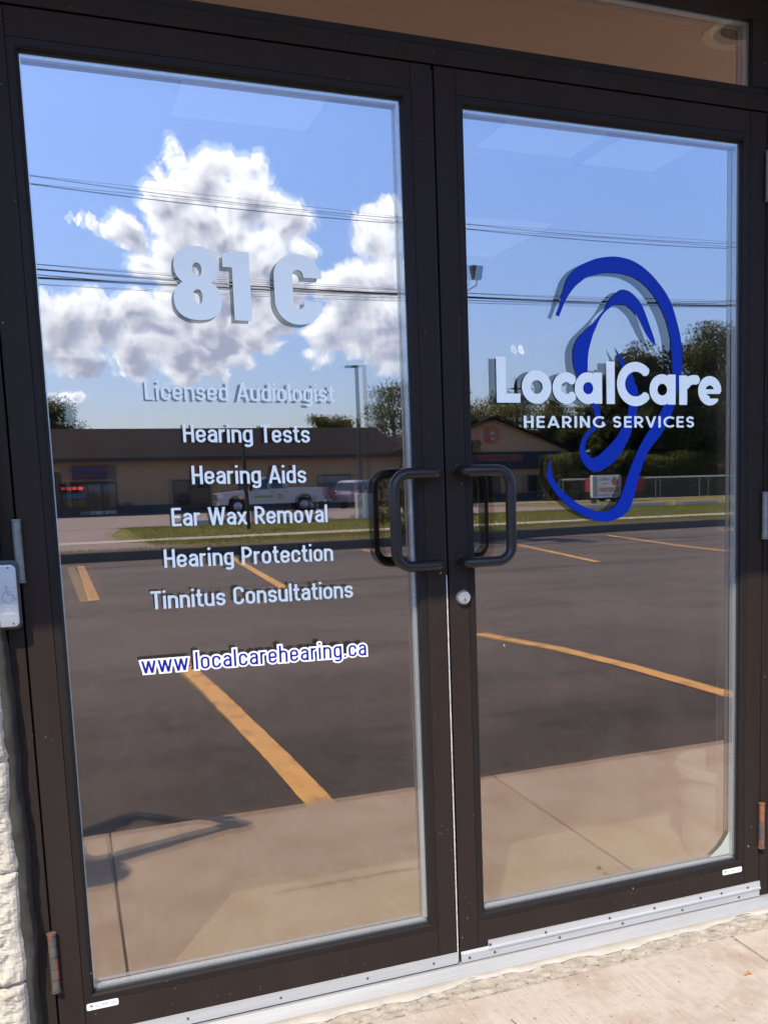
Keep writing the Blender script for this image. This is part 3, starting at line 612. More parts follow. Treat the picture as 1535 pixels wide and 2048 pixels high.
EAR_OUT=[(0.3072,1.619),(0.3162,1.6391),(0.3225,1.6615),(0.3286,1.6753),(0.3348,1.6926),(0.343,1.71),(0.3591,1.7278),(0.3791,1.7407),(0.3952,1.7485),(0.4194,1.7577),(0.4437,1.7632),(0.4723,1.7666),(0.5011,1.7648),(0.5259,1.7593),(0.5509,1.7485),(0.5761,1.7324),(0.5973,1.7141),(0.6186,1.6922),(0.6358,1.668),(0.6488,1.64),(0.6597,1.608),(0.6685,1.5758),(0.672,1.5433),(0.6729,1.507),(0.6707,1.4814),(0.657,1.4394),(0.6502,1.4054),(0.64,1.3798),(0.6298,1.36),(0.6162,1.3402),(0.6043,1.3232),(0.5824,1.3007),(0.569,1.2839),(0.5555,1.2586),(0.5487,1.2417),(0.5437,1.2276),(0.5386,1.2135),(0.5318,1.1909),(0.525,1.1684),(0.5199,1.1543),(0.5115,1.1375),(0.4982,1.1251),(0.4784,1.1159),(0.4587,1.1105),(0.4392,1.109),(0.4166,1.1122),(0.3943,1.1198),(0.3721,1.1299),(0.347,1.1448),(0.3254,1.1622),(0.307,1.178),(0.2933,1.1949),(0.2829,1.2117),(0.277,1.2255),(0.2773,1.2418),(0.2806,1.2554),(0.2855,1.273),(0.2874,1.258),(0.2881,1.2443),(0.2924,1.2278),(0.3014,1.2126),(0.3135,1.1971),(0.3288,1.1829),(0.3474,1.1684),(0.3662,1.1567),(0.3882,1.1461),(0.4105,1.1389),(0.433,1.1355),(0.4492,1.1369),(0.4656,1.1448),(0.4788,1.1585),(0.4888,1.1752),(0.4955,1.192),(0.5022,1.2116),(0.5106,1.2312),(0.5173,1.248),(0.5257,1.2648),(0.5357,1.2844),(0.5491,1.3068),(0.5625,1.3264),(0.5759,1.3432),(0.5893,1.3601),(0.6028,1.3798),(0.6146,1.3996),(0.6282,1.4251),(0.6373,1.4505),(0.6421,1.4773),(0.6422,1.5137),(0.64,1.5426),(0.6379,1.5714),(0.6314,1.5963),(0.6228,1.6211),(0.6078,1.6491),(0.5908,1.6732),(0.5675,1.6968),(0.5423,1.7131),(0.5173,1.7223),(0.4925,1.7263),(0.4637,1.7265),(0.4392,1.7245),(0.4149,1.7188),(0.3947,1.7126),(0.3786,1.7015),(0.3624,1.6888),(0.3483,1.6728),(0.3382,1.6587),(0.3301,1.6448),(0.3239,1.6309),(0.3166,1.6153)]
EAR_IN=[(0.5933,1.5515),(0.5904,1.5664),(0.5819,1.5876),(0.5713,1.6122),(0.5608,1.6366),(0.5504,1.6556),(0.5378,1.6691),(0.5253,1.6791),(0.5129,1.6855),(0.4963,1.6882),(0.4838,1.6842),(0.4714,1.6749),(0.459,1.6622),(0.4506,1.6497),(0.4382,1.6319),(0.4176,1.6103),(0.4012,1.5959),(0.3849,1.5815),(0.3727,1.5708),(0.3624,1.5566),(0.3562,1.5426),(0.3539,1.5253),(0.3548,1.5045),(0.3586,1.4872),(0.3652,1.4733),(0.3828,1.4424),(0.3982,1.4208),(0.4075,1.4017),(0.412,1.3853),(0.4128,1.3689),(0.4084,1.3524),(0.402,1.3447),(0.3876,1.3333),(0.3764,1.3196),(0.3699,1.3032),(0.3687,1.2895),(0.371,1.273),(0.3802,1.2562),(0.3927,1.2449),(0.4054,1.2377),(0.4181,1.236),(0.431,1.2399),(0.4504,1.2493),(0.47,1.2629),(0.4864,1.2795),(0.4996,1.2989),(0.5129,1.3212),(0.5203,1.3407),(0.528,1.3603),(0.5347,1.3798),(0.5381,1.3994),(0.5392,1.4245),(0.5374,1.4495),(0.5322,1.4543),(0.5239,1.4792),(0.5114,1.4968),(0.4928,1.5178),(0.471,1.5483),(0.4783,1.5281),(0.4864,1.507),(0.4988,1.4859),(0.5049,1.4611),(0.5068,1.4361),(0.5121,1.4243),(0.5119,1.4021),(0.5088,1.3798),(0.5001,1.3576),(0.4876,1.3409),(0.4771,1.3243),(0.4575,1.305),(0.438,1.2885),(0.4186,1.2749),(0.4058,1.271),(0.3963,1.2753),(0.387,1.2865),(0.3846,1.2976),(0.3873,1.3113),(0.3938,1.3222),(0.4034,1.3332),(0.4163,1.3441),(0.4244,1.3606),(0.4294,1.3798),(0.427,1.3936),(0.424,1.4045),(0.4188,1.4209),(0.4111,1.44),(0.4035,1.4589),(0.3955,1.4755),(0.3951,1.5018),(0.3971,1.5297),(0.4026,1.5508),(0.411,1.5754),(0.4215,1.5965),(0.4319,1.616),(0.4464,1.6322),(0.4587,1.6414),(0.4712,1.6488),(0.4856,1.6512),(0.5022,1.6511),(0.5167,1.6437),(0.5334,1.6303),(0.5417,1.6182),(0.5522,1.6009),(0.5627,1.5835),(0.5775,1.5643)]
def smooth_loop(P, n=3):
    out = []; N_ = len(P)
    for i in range(N_):
        p0, p1, p2, p3 = (Vector((*P[(i+k-1) % N_], 0)) for k in range(4))
        sharp = (p2-p1).angle(p1-p0) > 1.2 or (p3-p2).angle(p2-p1) > 1.2
        for k in range(n):
            t = k/n
            if sharp: q = p1.lerp(p2, t)
            else: q = .5*((2*p1)+(-p0+p2)*t+(2*p0-5*p1+4*p2-p3)*t*t+(-p0+3*p1-3*p2+p3)*t**3)
            out.append((q.x, q.y))
    return out
ear = None
for P_ in (EAR_OUT, EAR_IN):
    cu = bpy.data.curves.new('ear', 'CURVE'); cu.dimensions = '2D'; cu.fill_mode = 'BOTH'
    pts = smooth_loop(P_); spn = cu.splines.new('POLY'); spn.points.add(len(pts)-1)
    for i, (x, z) in enumerate(pts): spn.points[i].co = (x, z, 0, 1)
    spn.use_cyclic_u = True
    tmp = bpy.data.objects.new('tmp', cu); col.objects.link(tmp)
    dg = bpy.context.evaluated_depsgraph_get(); me = bpy.data.meshes.new_from_object(tmp.evaluated_get(dg)); bpy.data.objects.remove(tmp)
    for v in me.vertices: v.co = Vector((v.co.x, YL+.0003, v.co.y))
    me.materials.clear(); o = link('ear_emblem', me, blue_v, door_b)

# frame
fr = empty('door_frame', 'dark bronze frame with a narrow transom window around the double doors', 'door frame')
build(MB().box(-.9560, -.9265, .0015, .10, 0, 2.43), 'jamb', bronze, fr, bevel=.001); build(MB().box(.9265, .9560, .0015, .10, 0, 2.43), 'jamb', bronze, fr, bevel=.001)
build(MB().box(-.9262, .9262, .0010, .10, 2.1535, 2.192), 'head', bronze, fr, bevel=.0012)
build(MB().box(-.9262, .9262, .0035, .10, 2.1925, 2.2100), 'glazing_bead', bead_m, fr, bevel=.001)
build(MB().box(-.9262, .9262, .0010, .10, 2.372, 2.43), 'head', bronze, fr, bevel=.0012)
build(MB().box(.8770, .9262, .0010, .10, 2.2105, 2.3715).box(-.9262, -.8770, .0010, .10, 2.2105, 2.3715), 'mullion', bronze, fr, bevel=.001)
g = MB()
for (a, b, c_, d_) in ((-.8765, .8765, 2.2103, 2.2150), (-.8765, .8765, 2.364, 2.3717), (.8690, .8768, 2.2155, 2.3635), (-.8768, -.8690, 2.2155, 2.3635)): g.box(a, b, .0190, .0350, c_, d_)
build(g, 'spacer_bar', spacer_m, fr)
def flat_pane(y, h, z0, z1, hw, m, parent): build(pane_mesh(0, y, h, z0, z1, hw, 40, 8), 'transom_glass', m, parent, smooth=True)
flat_pane(.016, 0, 2.2105, 2.3715, .8765, glass_out, fr); flat_pane(.0365, 0, 2.2105, 2.3715, .8765, glass_in, fr)
build(MB().box(-.9264, .9264, .036, .10, 0, .0195).box(-.9264, .9264, .046, .1, 2.12, 2.1534), 'door_stop', black, fr)
# threshold
th = MB(); prof = [(.05, 0.0), (.05, .016), (-.004, .016), (-.010, .0155)]
for k in range(9): yk = -.010-.0045*k; zk = .0155-.0014*k; prof += [(yk-.001, zk+.0006), (yk-.0032, zk-.0001), (yk-.0042, zk-.0012)]
prof += [(-.056, .001), (-.056, -.01), (.05, -.01)]
tho = build(MB().prism(prof, -.958, .958, 'x'), 'threshold', alu, fr)
tag(tho)
ck = MB(); rnd = random.Random(5); xs = np.linspace(-.96, .95, 240); vs = []
ph = [rnd.random()*6 for _ in range(6)]
for x in xs:
    wv = .0075*math.sin(x*9+ph[0])+.006*math.sin(x*23+ph[1])+.004*math.sin(x*61+ph[2])+rnd.uniform(-.002, .002)
    vs += [(x, -.050, .0045), (x, -.060, .0052), (x, -.071-wv, .0035+.001*math.sin(x*40)), (x, -.074-wv, -.002)]
ck.add(vs, [(i*4+j, i*4+j+1, i*4+j+5, i*4+j+4) for i in range(len(xs)-1) for j in range(3)])
build(ck, 'caulk_bead', mat('cream_caulk', (.42, .37, .30), .8, var=.12, vscale=12, bump=.001, bscale=60), fr, smooth=True)

# peeled corner of window film (right pane)
fm = MB().add([(.775, .030, .147), (.843, .030, .147), (.843, .030, .215), (.815, .0295, .178)], [(0, 1, 2, 3)])
build(fm, 'film_corner', mat('pale_film', (.50, .55, .50), .35), door_b)
# ------------------------------------------------------------------ our building
def hnoise(x, y, s=0):
    return math.sin(x*12.9898+y*78.233+s*37.7)*43758.5453 % 1
from mathutils import noise as mn
def stone_wall(name, label, x0, x1, edge_x, seed):
    """split-face block wall; finely modelled strip near edge_x, coarse beyond"""
    root = empty(name, label, 'wall')
    sgn = 1 if edge_x > 0 else -1
    far = x0 if sgn < 0 else x1
    nx, nz = 44, 560; wd = .26; vs = []
    joints = [-.05, .215, .452, .690, .925, 1.16, 1.40, 1.64, 1.88, 2.12, 2.36, 2.60]
    for j in range(nz+1):
        z = 2.62*j/nz
        dj = min(abs(z-q) for q in joints); course = sum(1 for q in joints if q < z)
        shift = .010*mn.noise(Vector((course*3.7, seed, 0)))
        for i in range(nx+1):
            t = i/nx; x = edge_x+sgn*(wd*t)
            p = Vector((x*9+course*5, z*9, seed)); n = mn.fractal(p, .55, 2.1, 7)
            n2 = abs(mn.fractal(Vector((x*34, z*34, seed+3)), .6, 2.1, 5))
            relief = .030+(.010*n+.0070*n2)*(1-.6*math.exp(-t*wd/.02))+shift
            e = min(1, dj/.009); relief = relief*(.25+.75*e**.5)
            edge = 1-math.exp(-t*wd/.008); relief *= (.35+.65*edge)
            xo = x-sgn*(.004*mn.fractal(Vector((0, z*14, seed+9)), 1, 2, 4)+.004*(1-e))*math.exp(-t*wd/.03)
            vs.append((xo, -.028-relief, z))
    mb = MB().add(vs, [(j*(nx+1)+i, j*(nx+1)+i+1, (j+1)*(nx+1)+i+1, (j+1)*(nx+1)+i) for j in range(nz) for i in range(nx)])
    # return to the frame
    vs = []
    for j in range(nz+1):
        z = 2.62*j/nz; xo = edge_x-sgn*.004*mn.fractal(Vector((0, z*14, seed+9)), 1, 2, 4)
        vs += [(xo, -.036, z), (xo+sgn*.004, .06, z)]
    mb.add(vs, [(j*2, j*2+1, j*2+3, j*2+2) for j in range(nz)])
    build(mb, 'split_face_blocks', stone, root, smooth=False)
    b = MB().box(*sorted((edge_x+sgn*wd, far)), -.055, .25, 0, 2.62); b.box(*sorted((edge_x+sgn*.02, edge_x+sgn*wd-.001)), -.02, .25, 0, 2.62)
    build(b, 'block_wall', stone_far, root)
    # sealant fillet, lumpy
    vs = []; nn = 420; a = .9580*sgn
    for j in range(nn+1):
        z = .0+2.60*j/nn
        q = mn.fractal(Vector((1, z*8, seed)), 1, 2, 4); q2 = mn.noise(Vector((4, z*14, seed)))
        xi = a-sgn*(.000+.004*q2); xo = edge_x+sgn*.008
        q3 = 1.5*mn.noise(Vector((9, z*6.5, seed))); q = 1.5*q+.3*mn.noise(Vector((2, z*45, seed))); vs += [(xo, -.040+.004*q, z), (edge_x-sgn*(.004+.008*q), -.040+.008*q2, z), ((edge_x*0.45+a*.55)-sgn*(.004+.007*q3), -.036+.010*q, z), (xi-sgn*(.000+.006*q3), -.012+.004*q2, z), (xi-sgn*(.003+.006*q3), .0012, z)]
    mb = MB().add(vs, [(j*5+k, j*5+k+1, j*5+k+6, j*5+k+5) for j in range(nn) for k in range(4)])
    build(mb, 'sealant', sealant, root, smooth=True)
    return root
stone_wall('stone_wall', 'white split-face block wall with a lumpy grey sealant joint beside the push plate', -9, 0, -.9765, 1.3)
stone_wall('stone_wall', 'white split-face block wall beside the hinges of the door with the ear emblem', 0, 9, .974, 7.9)
hd = empty('wall_header', 'white block lintel band over the transom window', 'wall')
build(MB().box(-.96, .96, -.02, .25, 2.431, 2.699), 'block_wall', stone_far, hd)

# canopy: soffit 1.38 m deep at 2.70 m
cn = empty('canopy', 'tan soffit canopy with a fascia and recessed round lights over the entrance', 'canopy')
mb = MB().box(-9, 9, -1.38, .25, 2.702, 2.72); build(mb, 'soffit', soffit_m, cn)
build(MB().box(-9, 9, -1.382, -1.362, 2.7001, 3.2), 'fascia', mat('dark_fascia', (.09, .08, .075), .5), cn)
build(MB().prism([(.3, 3.19), (-1.44, 3.19), (-1.44, 3.22), (4, 4.6), (9.5, 3.22), (9.5, 3.19)], -9.3, 9.3, 'x'), 'roof', mat('canopy_shingles', (.07, .065, .065), .9, var=.2), cn)
for x in (-2.0, 1.395, 4.9):
    mb = MB(); cxx, cyy = x, -.675; n = 48; R0, R1, R2 = .125, .088, .07
    vs = []
    for (r_, z) in ((R0, 2.7015), (R0, 2.694), (R1+.008, 2.692), (R1, 2.697), (R2, 2.76), (0.0001, 2.765)):
        vs += [(cxx+r_*math.cos(2*math.pi*k/n), cyy+r_*math.sin(2*math.pi*k/n), z) for k in range(n)]
    mb.add(vs, [(i*n+k, i*n+(k+1) % n, (i+1)*n+(k+1) % n, (i+1)*n+k) for i in range(3) for k in range(n)])
    rg = build(mb, 'recessed_light', cream_m, cn, smooth=30)
    mb = MB().add([(cxx+r_*math.cos(2*math.pi*k/n), cyy+r_*math.sin(2*math.pi*k/n), z) for r_, z in ((R1, 2.697), (R2, 2.6985)) for k in range(n)]+[(cxx, cyy, 2.6985)], [(k, (k+1) % n, n+(k+1) % n, n+k) for k in range(n)]+[(n+k, n+(k+1) % n, 2*n) for k in range(n)])
    build(mb, 'lamp_recess', mat('dark_recess', (.14, .11, .08), .6), rg, smooth=30)

# interior
def structure(mb, name, m, **k): o = build(mb, name, m, **k); o['kind'] = 'structure'; return o
structure(MB().box(-3, 4.2, .101, 9, -.03, .002), 'floor', tile_m)
structure(MB().box(-3, 4.2, .26, 9, 2.75, 2.80), 'ceiling', iceil_m)
structure(MB().box(-3.1, -3, .26, 9, 0, 2.749), 'wall_side', iwall_m)
structure(MB().box(4.2, 4.3, .26, 9, 0, 2.749), 'wall_side', iwall_m)
structure(MB().box(-3, 4.2, 8.9, 9, .003, 2.749), 'wall_rear', iwall_m)
structure(MB().box(-3, -.957, .10, .255, 0, 2.749).box(.957, 4.2, .10, .255, 0, 2.749).box(-.956, .956, .10, .255, 2.431, 2.749), 'wall_front', iwall_m)
for i, (x, y, a, b, lab) in enumerate(((-.02, 2.07, .56, .42, 'lit ceiling panel behind the glass with the house number'), (1.29, 2.02, .50, .46, 'lit ceiling panel seen at the top of the glass above the ear emblem'), (1.83, 2.11, .42, .42, 'lit ceiling panel beside another one, seen through the top of the emblem door'), (1.75, 3.9, .6, 1.0, 'lit ceiling panel deeper in the room, seen through the emblem door near its meeting stile'))):
    e = empty('ceiling_light', lab, 'ceiling light', (x, y, 2.744), group='square lit panels in the room ceiling')
    build(MB().box(-a/2, a/2, -b/2, b/2, -.004, 0), 'diffuser', panel_m, e); t_ = .02
    build(MB().box(-a/2-t_, -a/2-.0005, -b/2-t_, b/2+t_, -.012, .005).box(a/2+.0005, a/2+t_, -b/2-t_, b/2+t_, -.012, .005).box(-a/2, a/2, -b/2-t_, -b/2-.0005, -.012, .005).box(-a/2, a/2, b/2+.0005, b/2+t_, -.012, .005), 'panel_frame', iwall_m, e)
# pail
pe = empty('pail', 'white plastic pail standing just inside the door with the emblem', 'bucket', (1.07, .36, .002))
def lathe(prof, n=40):
    vs = [(r*math.cos(2*math.pi*k/n), r*math.sin(2*math.pi*k/n), z) for r, z in prof for k in range(n)]
    return MB().add(vs, [(i*n+k, i*n+(k+1) % n, (i+1)*n+(k+1) % n, (i+1)*n+k) for i in range(len(prof)-1) for k in range(n)])
pm = mat('pail_plastic', (.52, .50, .45), .4)
build(lathe([(.001, .001), (.130, .001), (.133, .01), (.148, .27), (.158, .272), (.158, .30), (.152, .302), (.149, .298), (.146, .27), (.128, .012), (.001, .011)]), 'pail_body', pm, pe, smooth=35)
build(MB().tube([(.155*math.cos(R(a)), .155*math.sin(R(a)), .27-.16*math.sin(R(a))*1.0) for a in range(0, 181, 12)], .002, 6), 'handle', screw_m, pe)
mt = MB().box(-.85, .85, .16, 1.0, .002, .012)

# push plate beside the left jamb
pp = empty('push_plate', 'stainless accessible door push plate mounted beside the dark frame', 'push button', (0, 0, 0))
def rrect(x0, x1, z0, z1, r, n=6):
    return arc(x1-r, z0+r, r, r, -90, 0, n)+arc(x1-r, z1-r, r, r, 0, 90, n)+arc(x0+r, z1-r, r, r, 90, 180, n)+arc(x0+r, z0+r, r, r, 180, 270, n)
build(MB().prism(rrect(-1.062, -.9265, .9515, 1.0905, .012), -.024, -.0005), 'mounting_box', mat('mounting_box_dark', (.05, .052, .05), .45), pp, bevel=.002)
steel = mat('brushed_steel', (.50, .51, .50), .40, .75, var=.08, vscale=40, stretch=(.2, 1, 8))
build(MB().prism(rrect(-1.056, -.9305, .9575, 1.0835, .011), -.040, -.0275), 'plate', steel, pp, bevel=.0035, seg=4)
ink = mat('engraved_blue_grey', (.33, .34, .37), .5, .3)
sy = MB(); cxp, czp = -.9435-.004, 1.022
sy.tube([(cxp-.001+.0105*math.cos(R(a)), -.0405, czp-.004+.0105*math.sin(R(a))) for a in range(115, 396, 12)], .0011, 6)
sy.tube([(cxp-.003, -.0405, czp+.011), (cxp-.001, -.0405, czp+.001), (cxp+.007, -.0405, czp+.001), (cxp+.013, -.0405, czp-.010), (cxp+.016, -.0405, czp-.0085)], .0012, 6)
sy.tube([(cxp-.002, -.0405, czp+.007), (cxp+.006, -.0405, czp+.0065)], .0009, 6); sy.tube([(cxp-.003, -.0415, czp+.0165), (cxp-.003, -.0402, czp+.0165)], .003, 12)
build(sy, 'wheelchair_symbol', ink, pp)
le = MB()
for tx_, z in (('PUSH', .999), ('TO', .991), ('OPEN', .983)):
    wdt = .020*len(tx_)/4; text(le, .16, tx_, cxp-.002-wdt/2, cxp-.002+wdt/2, z, z, .0052, -.0404, track=.14, geo=True)
build(le, 'engraved_lettering', mat('engraving_light', (.72, .72, .72), .35, .5), pp)
for x, z in ((-.9445, 1.0765), (-.9425, .965), (-1.045, 1.0765), (-1.045, .965)): build(MB().tube([(x, -.0398, z), (x, -.0412, z)], .0017, 10), 'screw', black, pp)

# sidewalk: slabs with tooled joints
slabs = MB(); jx = [-9.2, -7.0, -5.4, -3.85, -2.3, -.768, .722, 2.25, 3.8, 5.35, 6.9, 9.2]
for i in range(len(jx)-1): slabs.box(jx[i]+.003, jx[i+1]-.003, -1.40, -.145, -.12, 0)
sw_ = structure(slabs, 'sidewalk', concrete, bevel=.004)
structure(MB().box(-9.2, 9.2, -1.398, .1, -.13, -.006), 'sidewalk_base', mat('joint_dirt', (.10, .08, .065), .95))
# rough exposed strip by the threshold
xs = np.linspace(-1.3, 1.5, 420); ys = np.linspace(-.165, -.045, 26); vs = []
for y in ys:
    for x in xs:
        e = (y+.165)/.12; lim = .16+.22*mn.fractal(Vector((x*7, 1, 5)), 1, 2, 4)
        n = mn.fractal(Vector((x*40, y*40, 0)), 1, 2, 5); q = max(0, mn.noise(Vector((x*70, y*70, 3))))
        vs.append((x, y, (-.004+.0022*n+.0035*q if e > lim else -.0015-.005*max(0, e-lim+.15))+.0014*(e > lim)*(1 if n > .2 else 0)))
strip = MB().add(vs, [(j*420+i, j*420+i+1, (j+1)*420+i+1, (j+1)*420+i) for j in range(25) for i in range(419)])
structure(strip, 'rough_concrete', rough_c, smooth=True)
# small litter on the walk
rnd = random.Random(11)
for i, (x, y, c_, lab) in enumerate(((.62, -.335, (.42, .16, .05), 'tiny rust coloured leaf scrap on the pale concrete'), (.10, -.42, (.28, .30, .31), 'thin grey sliver lying on the concrete'), (.02, -.27, (.14, .11, .10), 'thin dark twig on the concrete'))):
    mb = MB()
    if i == 0: mb.tube([(x, y, .003), (x+.012, y+.004, .006), (x+.02, y, .003)], [.002, .005, .001], 6)
    elif i == 1: mb.box(x, x+.07, y, y+.009, .0005, .003)
    else: mb.tube([(x, y, .002), (x+.004, y-.04, .003)], .0012, 6)
    o = build(mb, ('leaf_scrap', 'sliver', 'twig')[i], mat('scrap', c_, .8)); tag(o, lab, ('leaf', 'scrap', 'twig')[i])
    if i == 1: o.rotation_euler.z = .0

# ------------------------------------------------------------------ parking lot and beyond (y = -distance)
def curbY(x): return 15.35+(.9*min(1, max(0, (x-5)/5)))
def strip_sheet(name, m, rows, xs_, dz=0):
    """rows: list of (Y, z); xs_: list of x stations"""
    vs = [(x, -(Y+((curbY(x)-15.35) if 15.45 < Y < 15.65 else 0)), z+dz) for Y, z in rows for x in xs_]; n = len(xs_)
    return structure(MB().add(vs, [(j*n+i, j*n+i+1, (j+1)*n+i+1, (j+1)*n+i) for j in range(len(rows)-1) for i in range(n-1)]), name, m)
XS = sorted(list(np.linspace(-60, 120, 19))+[5, 7.5])
strip_sheet('ground', grass_m, [(-60, -.2), (.9, -.2), (1.0, -.09), (15.5, -.09), (15.6, .08), (24, .09), (66, -.79), (120, -1.0), (600, -2.0)], [-500]+XS+[600])
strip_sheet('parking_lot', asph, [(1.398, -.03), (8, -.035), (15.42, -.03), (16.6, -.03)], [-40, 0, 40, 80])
def lineq(mb, pts, wd, z=-.026):
    q = []
    for i in range(len(pts)-1):
        m_ = max(2, int(math.hypot(pts[i+1][0]-pts[i][0], pts[i+1][1]-pts[i][1])/.04))
        q += [(pts[i][0]+(pts[i+1][0]-pts[i][0])*k/m_, pts[i][1]+(pts[i+1][1]-pts[i][1])*k/m_) for k in range(m_)]
    pts = q+[pts[-1]]; vs = []; wd0 = wd
    for i, (x, Y) in enumerate(pts):
        wd = wd0+.010*mn.noise(Vector((x*9, Y*11, 0)))+.006*mn.noise(Vector((x*3, Y*37, 4)))
        a = pts[max(0, i-1)]; b = pts[min(len(pts)-1, i+1)]; d = Vector((b[0]-a[0], b[1]-a[1])).normalized(); nx, ny = -d.y, d.x
        vs += [(x+nx*wd/2, -(Y+ny*wd/2), z), (x-nx*wd/2, -(Y-ny*wd/2), z)]
    mb.add(vs, [(i*2, i*2+1, i*2+3, i*2+2) for i in range(len(pts)-1)])
near = [[(.015, 1.41), (-.003, 2.156), (-.04, 3.0), (-.08, 3.9), (-.15, 5.0)], [(2.56, 1.41), (2.555, 2.28), (2.50, 3.3), (2.40, 4.1), (2.15, 5.05)], [(-2.5, 1.41), (-2.55, 5.0)], [(5.05, 1.41), (4.95, 5.0)], [(7.6, 1.41), (7.4, 5.0)]]
far_ = [[(-3.0, 9.5), (-3.1, 15.0)], [(-.615, 9.42), (-.69, 14.6)], [(1.52, 9.40), (1.70, 14.0), (1.72, 14.9)], [(3.80, 10.0), (3.914, 12.18), (4.12, 15.0)], [(6.10, 10.1), (6.45, 12.5), (6.80, 15.1)], [(8.60, 10.3), (8.68, 11.67), (9.2, 15.2)], [(11.5, 11.0), (11.86, 14.83), (12.0, 15.3)], [(14.2, 10.6), (14.8, 15.3)], [(17, 10.6), (17.7, 15.3)]]
for nm, ls, wd, lab in (('parking_line', near, .115, 'near'), ('parking_line', far_, .115, 'far')):
    for p in ls:
        mb = MB(); lineq(mb, p, wd); o = structure(mb, nm, yellow)
# raised curb, dark side towards the doors
cb_ = MB(); xs_ = np.linspace(-30, 60, 46)
vs = []
for x in xs_: Y = curbY(x); vs += [(x, -Y, -.05), (x, -Y-.01, .115), (x, -Y-.03, .13), (x, -Y-.15, .13), (x, -Y-.16, -.05)]
cb_.add(vs, [(i*5+k, i*5+k+1, i*5+k+6, i*5+k+5) for i in range(len(xs_)-1) for k in range(4)]); structure(cb_, 'curb', curb_m)
strip_sheet('pavement', walk_m, [(18.55, .0955), (19.45, .0965)], [1.0, 20, 40])
strip_sheet('pavement', walk_m, [(18.65, .0955), (19.35, .0965)], [-30, -5, 1.0])
# driveway at the left and a service lane behind the curb
dr = MB(); P_ = [(-30, 16.1), (1.6, 16.1), (1.0, 17.4), (.15, 18.9), (.05, 21.4), (.35, 24), (.5, 26.6), (-30, 26.6)]
zf = lambda Y: (.08+.01*(Y-15.6)/8.4 if Y < 24 else .09-.88*(Y-24)/42)+.008
dr.add([(x, -Y, zf(Y)+.001) for x, Y in P_], [(0, 1, 2, 3), (0, 3, 4), (0, 4, 5), (0, 5, 6, 7)]); structure(dr, 'driveway', old_asph)
strip_sheet('lane', old_asph, [(16.15, .089), (16.55, .0895)], [1.6, 5, 9])
strip_sheet('parking_lot_beyond', old_asph, [(26.6, zf(26.6)), (30, zf(30)), (40, zf(40)), (48, zf(48))], [-60, -20, 0, 10, 17], .006)
strip_sheet('parking_lot_beyond', old_asph, [(48, zf(48)), (56, zf(56)), (64.6, zf(64.6))], [-60, -20, 0, 20, 36], .006)
structure(MB().box(-15, 38, -66, -64.4, zf(66)-.05, zf(66)+.14), 'pavement_beyond', curb_m)
mk = MB()
for x in np.arange(-6, 24, 2.7): mk.add([(x, -58.8, zf(58.8)+.012), (x+.12, -58.8, zf(58.8)+.012), (x+.12, -64.2, zf(64.2)+.012), (x, -64.2, zf(64.2)+.012)], [(0, 1, 2, 3)])
structure(mk, 'parking_marking', mat('faded_white_paint', (.42, .38, .34), .9))
# concrete wheel stops along the far edge
ws_m = mat('wheel_stop_concrete', (.50, .47, .43), .9, var=.1)
for i, x in enumerate((3.0, 5.6, 8.1, 15.6, 17.4, 19.6, 22.4, 24.9)):
    o = build(MB().prism([(-.1, 0), (-.06, .13), (.06, .13), (.1, 0)], -.9, .9, 'x'), 'wheel_stop', ws_m, bevel=.01, loc=(x, -27.0, zf(27)+.0))
    tag(o, 'concrete wheel stop at the far grass edge, '+['leftmost, left of the wooden post', 'right of the wooden post', 'just right of the lamp post base', 'below the gabled shop, leftmost there', 'below the middle of the gabled shop', 'below the right end of the gabled shop', 'nearest the portable sign', 'beyond the portable sign, rightmost'][i], 'wheel stop', 'concrete wheel stops along the grass')

# grass blades (stuff)
def blades(name, m, n, xr_, yr_, h, seed, clump=.0, zf_=None):
    rg = np.random.default_rng(seed); x = rg.uniform(*xr_, n); Y = yr_[0]+(yr_[1]-yr_[0])*rg.random(n)
    Y = np.where((Y > 18.45) & (Y < 19.55), Y-1.1, Y); Y = Y+(np.clip((x-5)/5, 0, 1)*.9 if name == 'weeds' else 0)
    hh = h*rg.uniform(.4, 1.2, n); a = rg.uniform(0, math.pi, n); wd = h*.16; ln = rg.normal(0, .35, (n, 2))*hh[:, None]
    z = np.array([zf_(v) for v in Y])
    v = np.empty((n, 3, 3)); v[:, 0] = np.stack([x-np.cos(a)*wd, -Y-np.sin(a)*wd, z-.01], 1); v[:, 1] = np.stack([x+np.cos(a)*wd, -Y+np.sin(a)*wd, z-.01], 1); v[:, 2] = np.stack([x+ln[:, 0], -Y+ln[:, 1], z+hh], 1)
    me = bpy.data.meshes.new(name); me.from_pydata(v.reshape(-1, 3).tolist(), [], np.arange(n*3).reshape(-1, 3).tolist()); o = link(name, me, m); o['kind'] = 'stuff'; return o
gz = lambda Y: .08+.01*(Y-15.6)/8.4 if Y < 24 else .09-.88*(Y-24)/42
blades('grass', blade_m, 42000, (.6, 22), (16.7, 26.4), .07, 1, zf_=gz)
blades('weeds', weed_m, 9000, (-3, 20), (15.55, 16.1), .085, 2, zf_=gz)

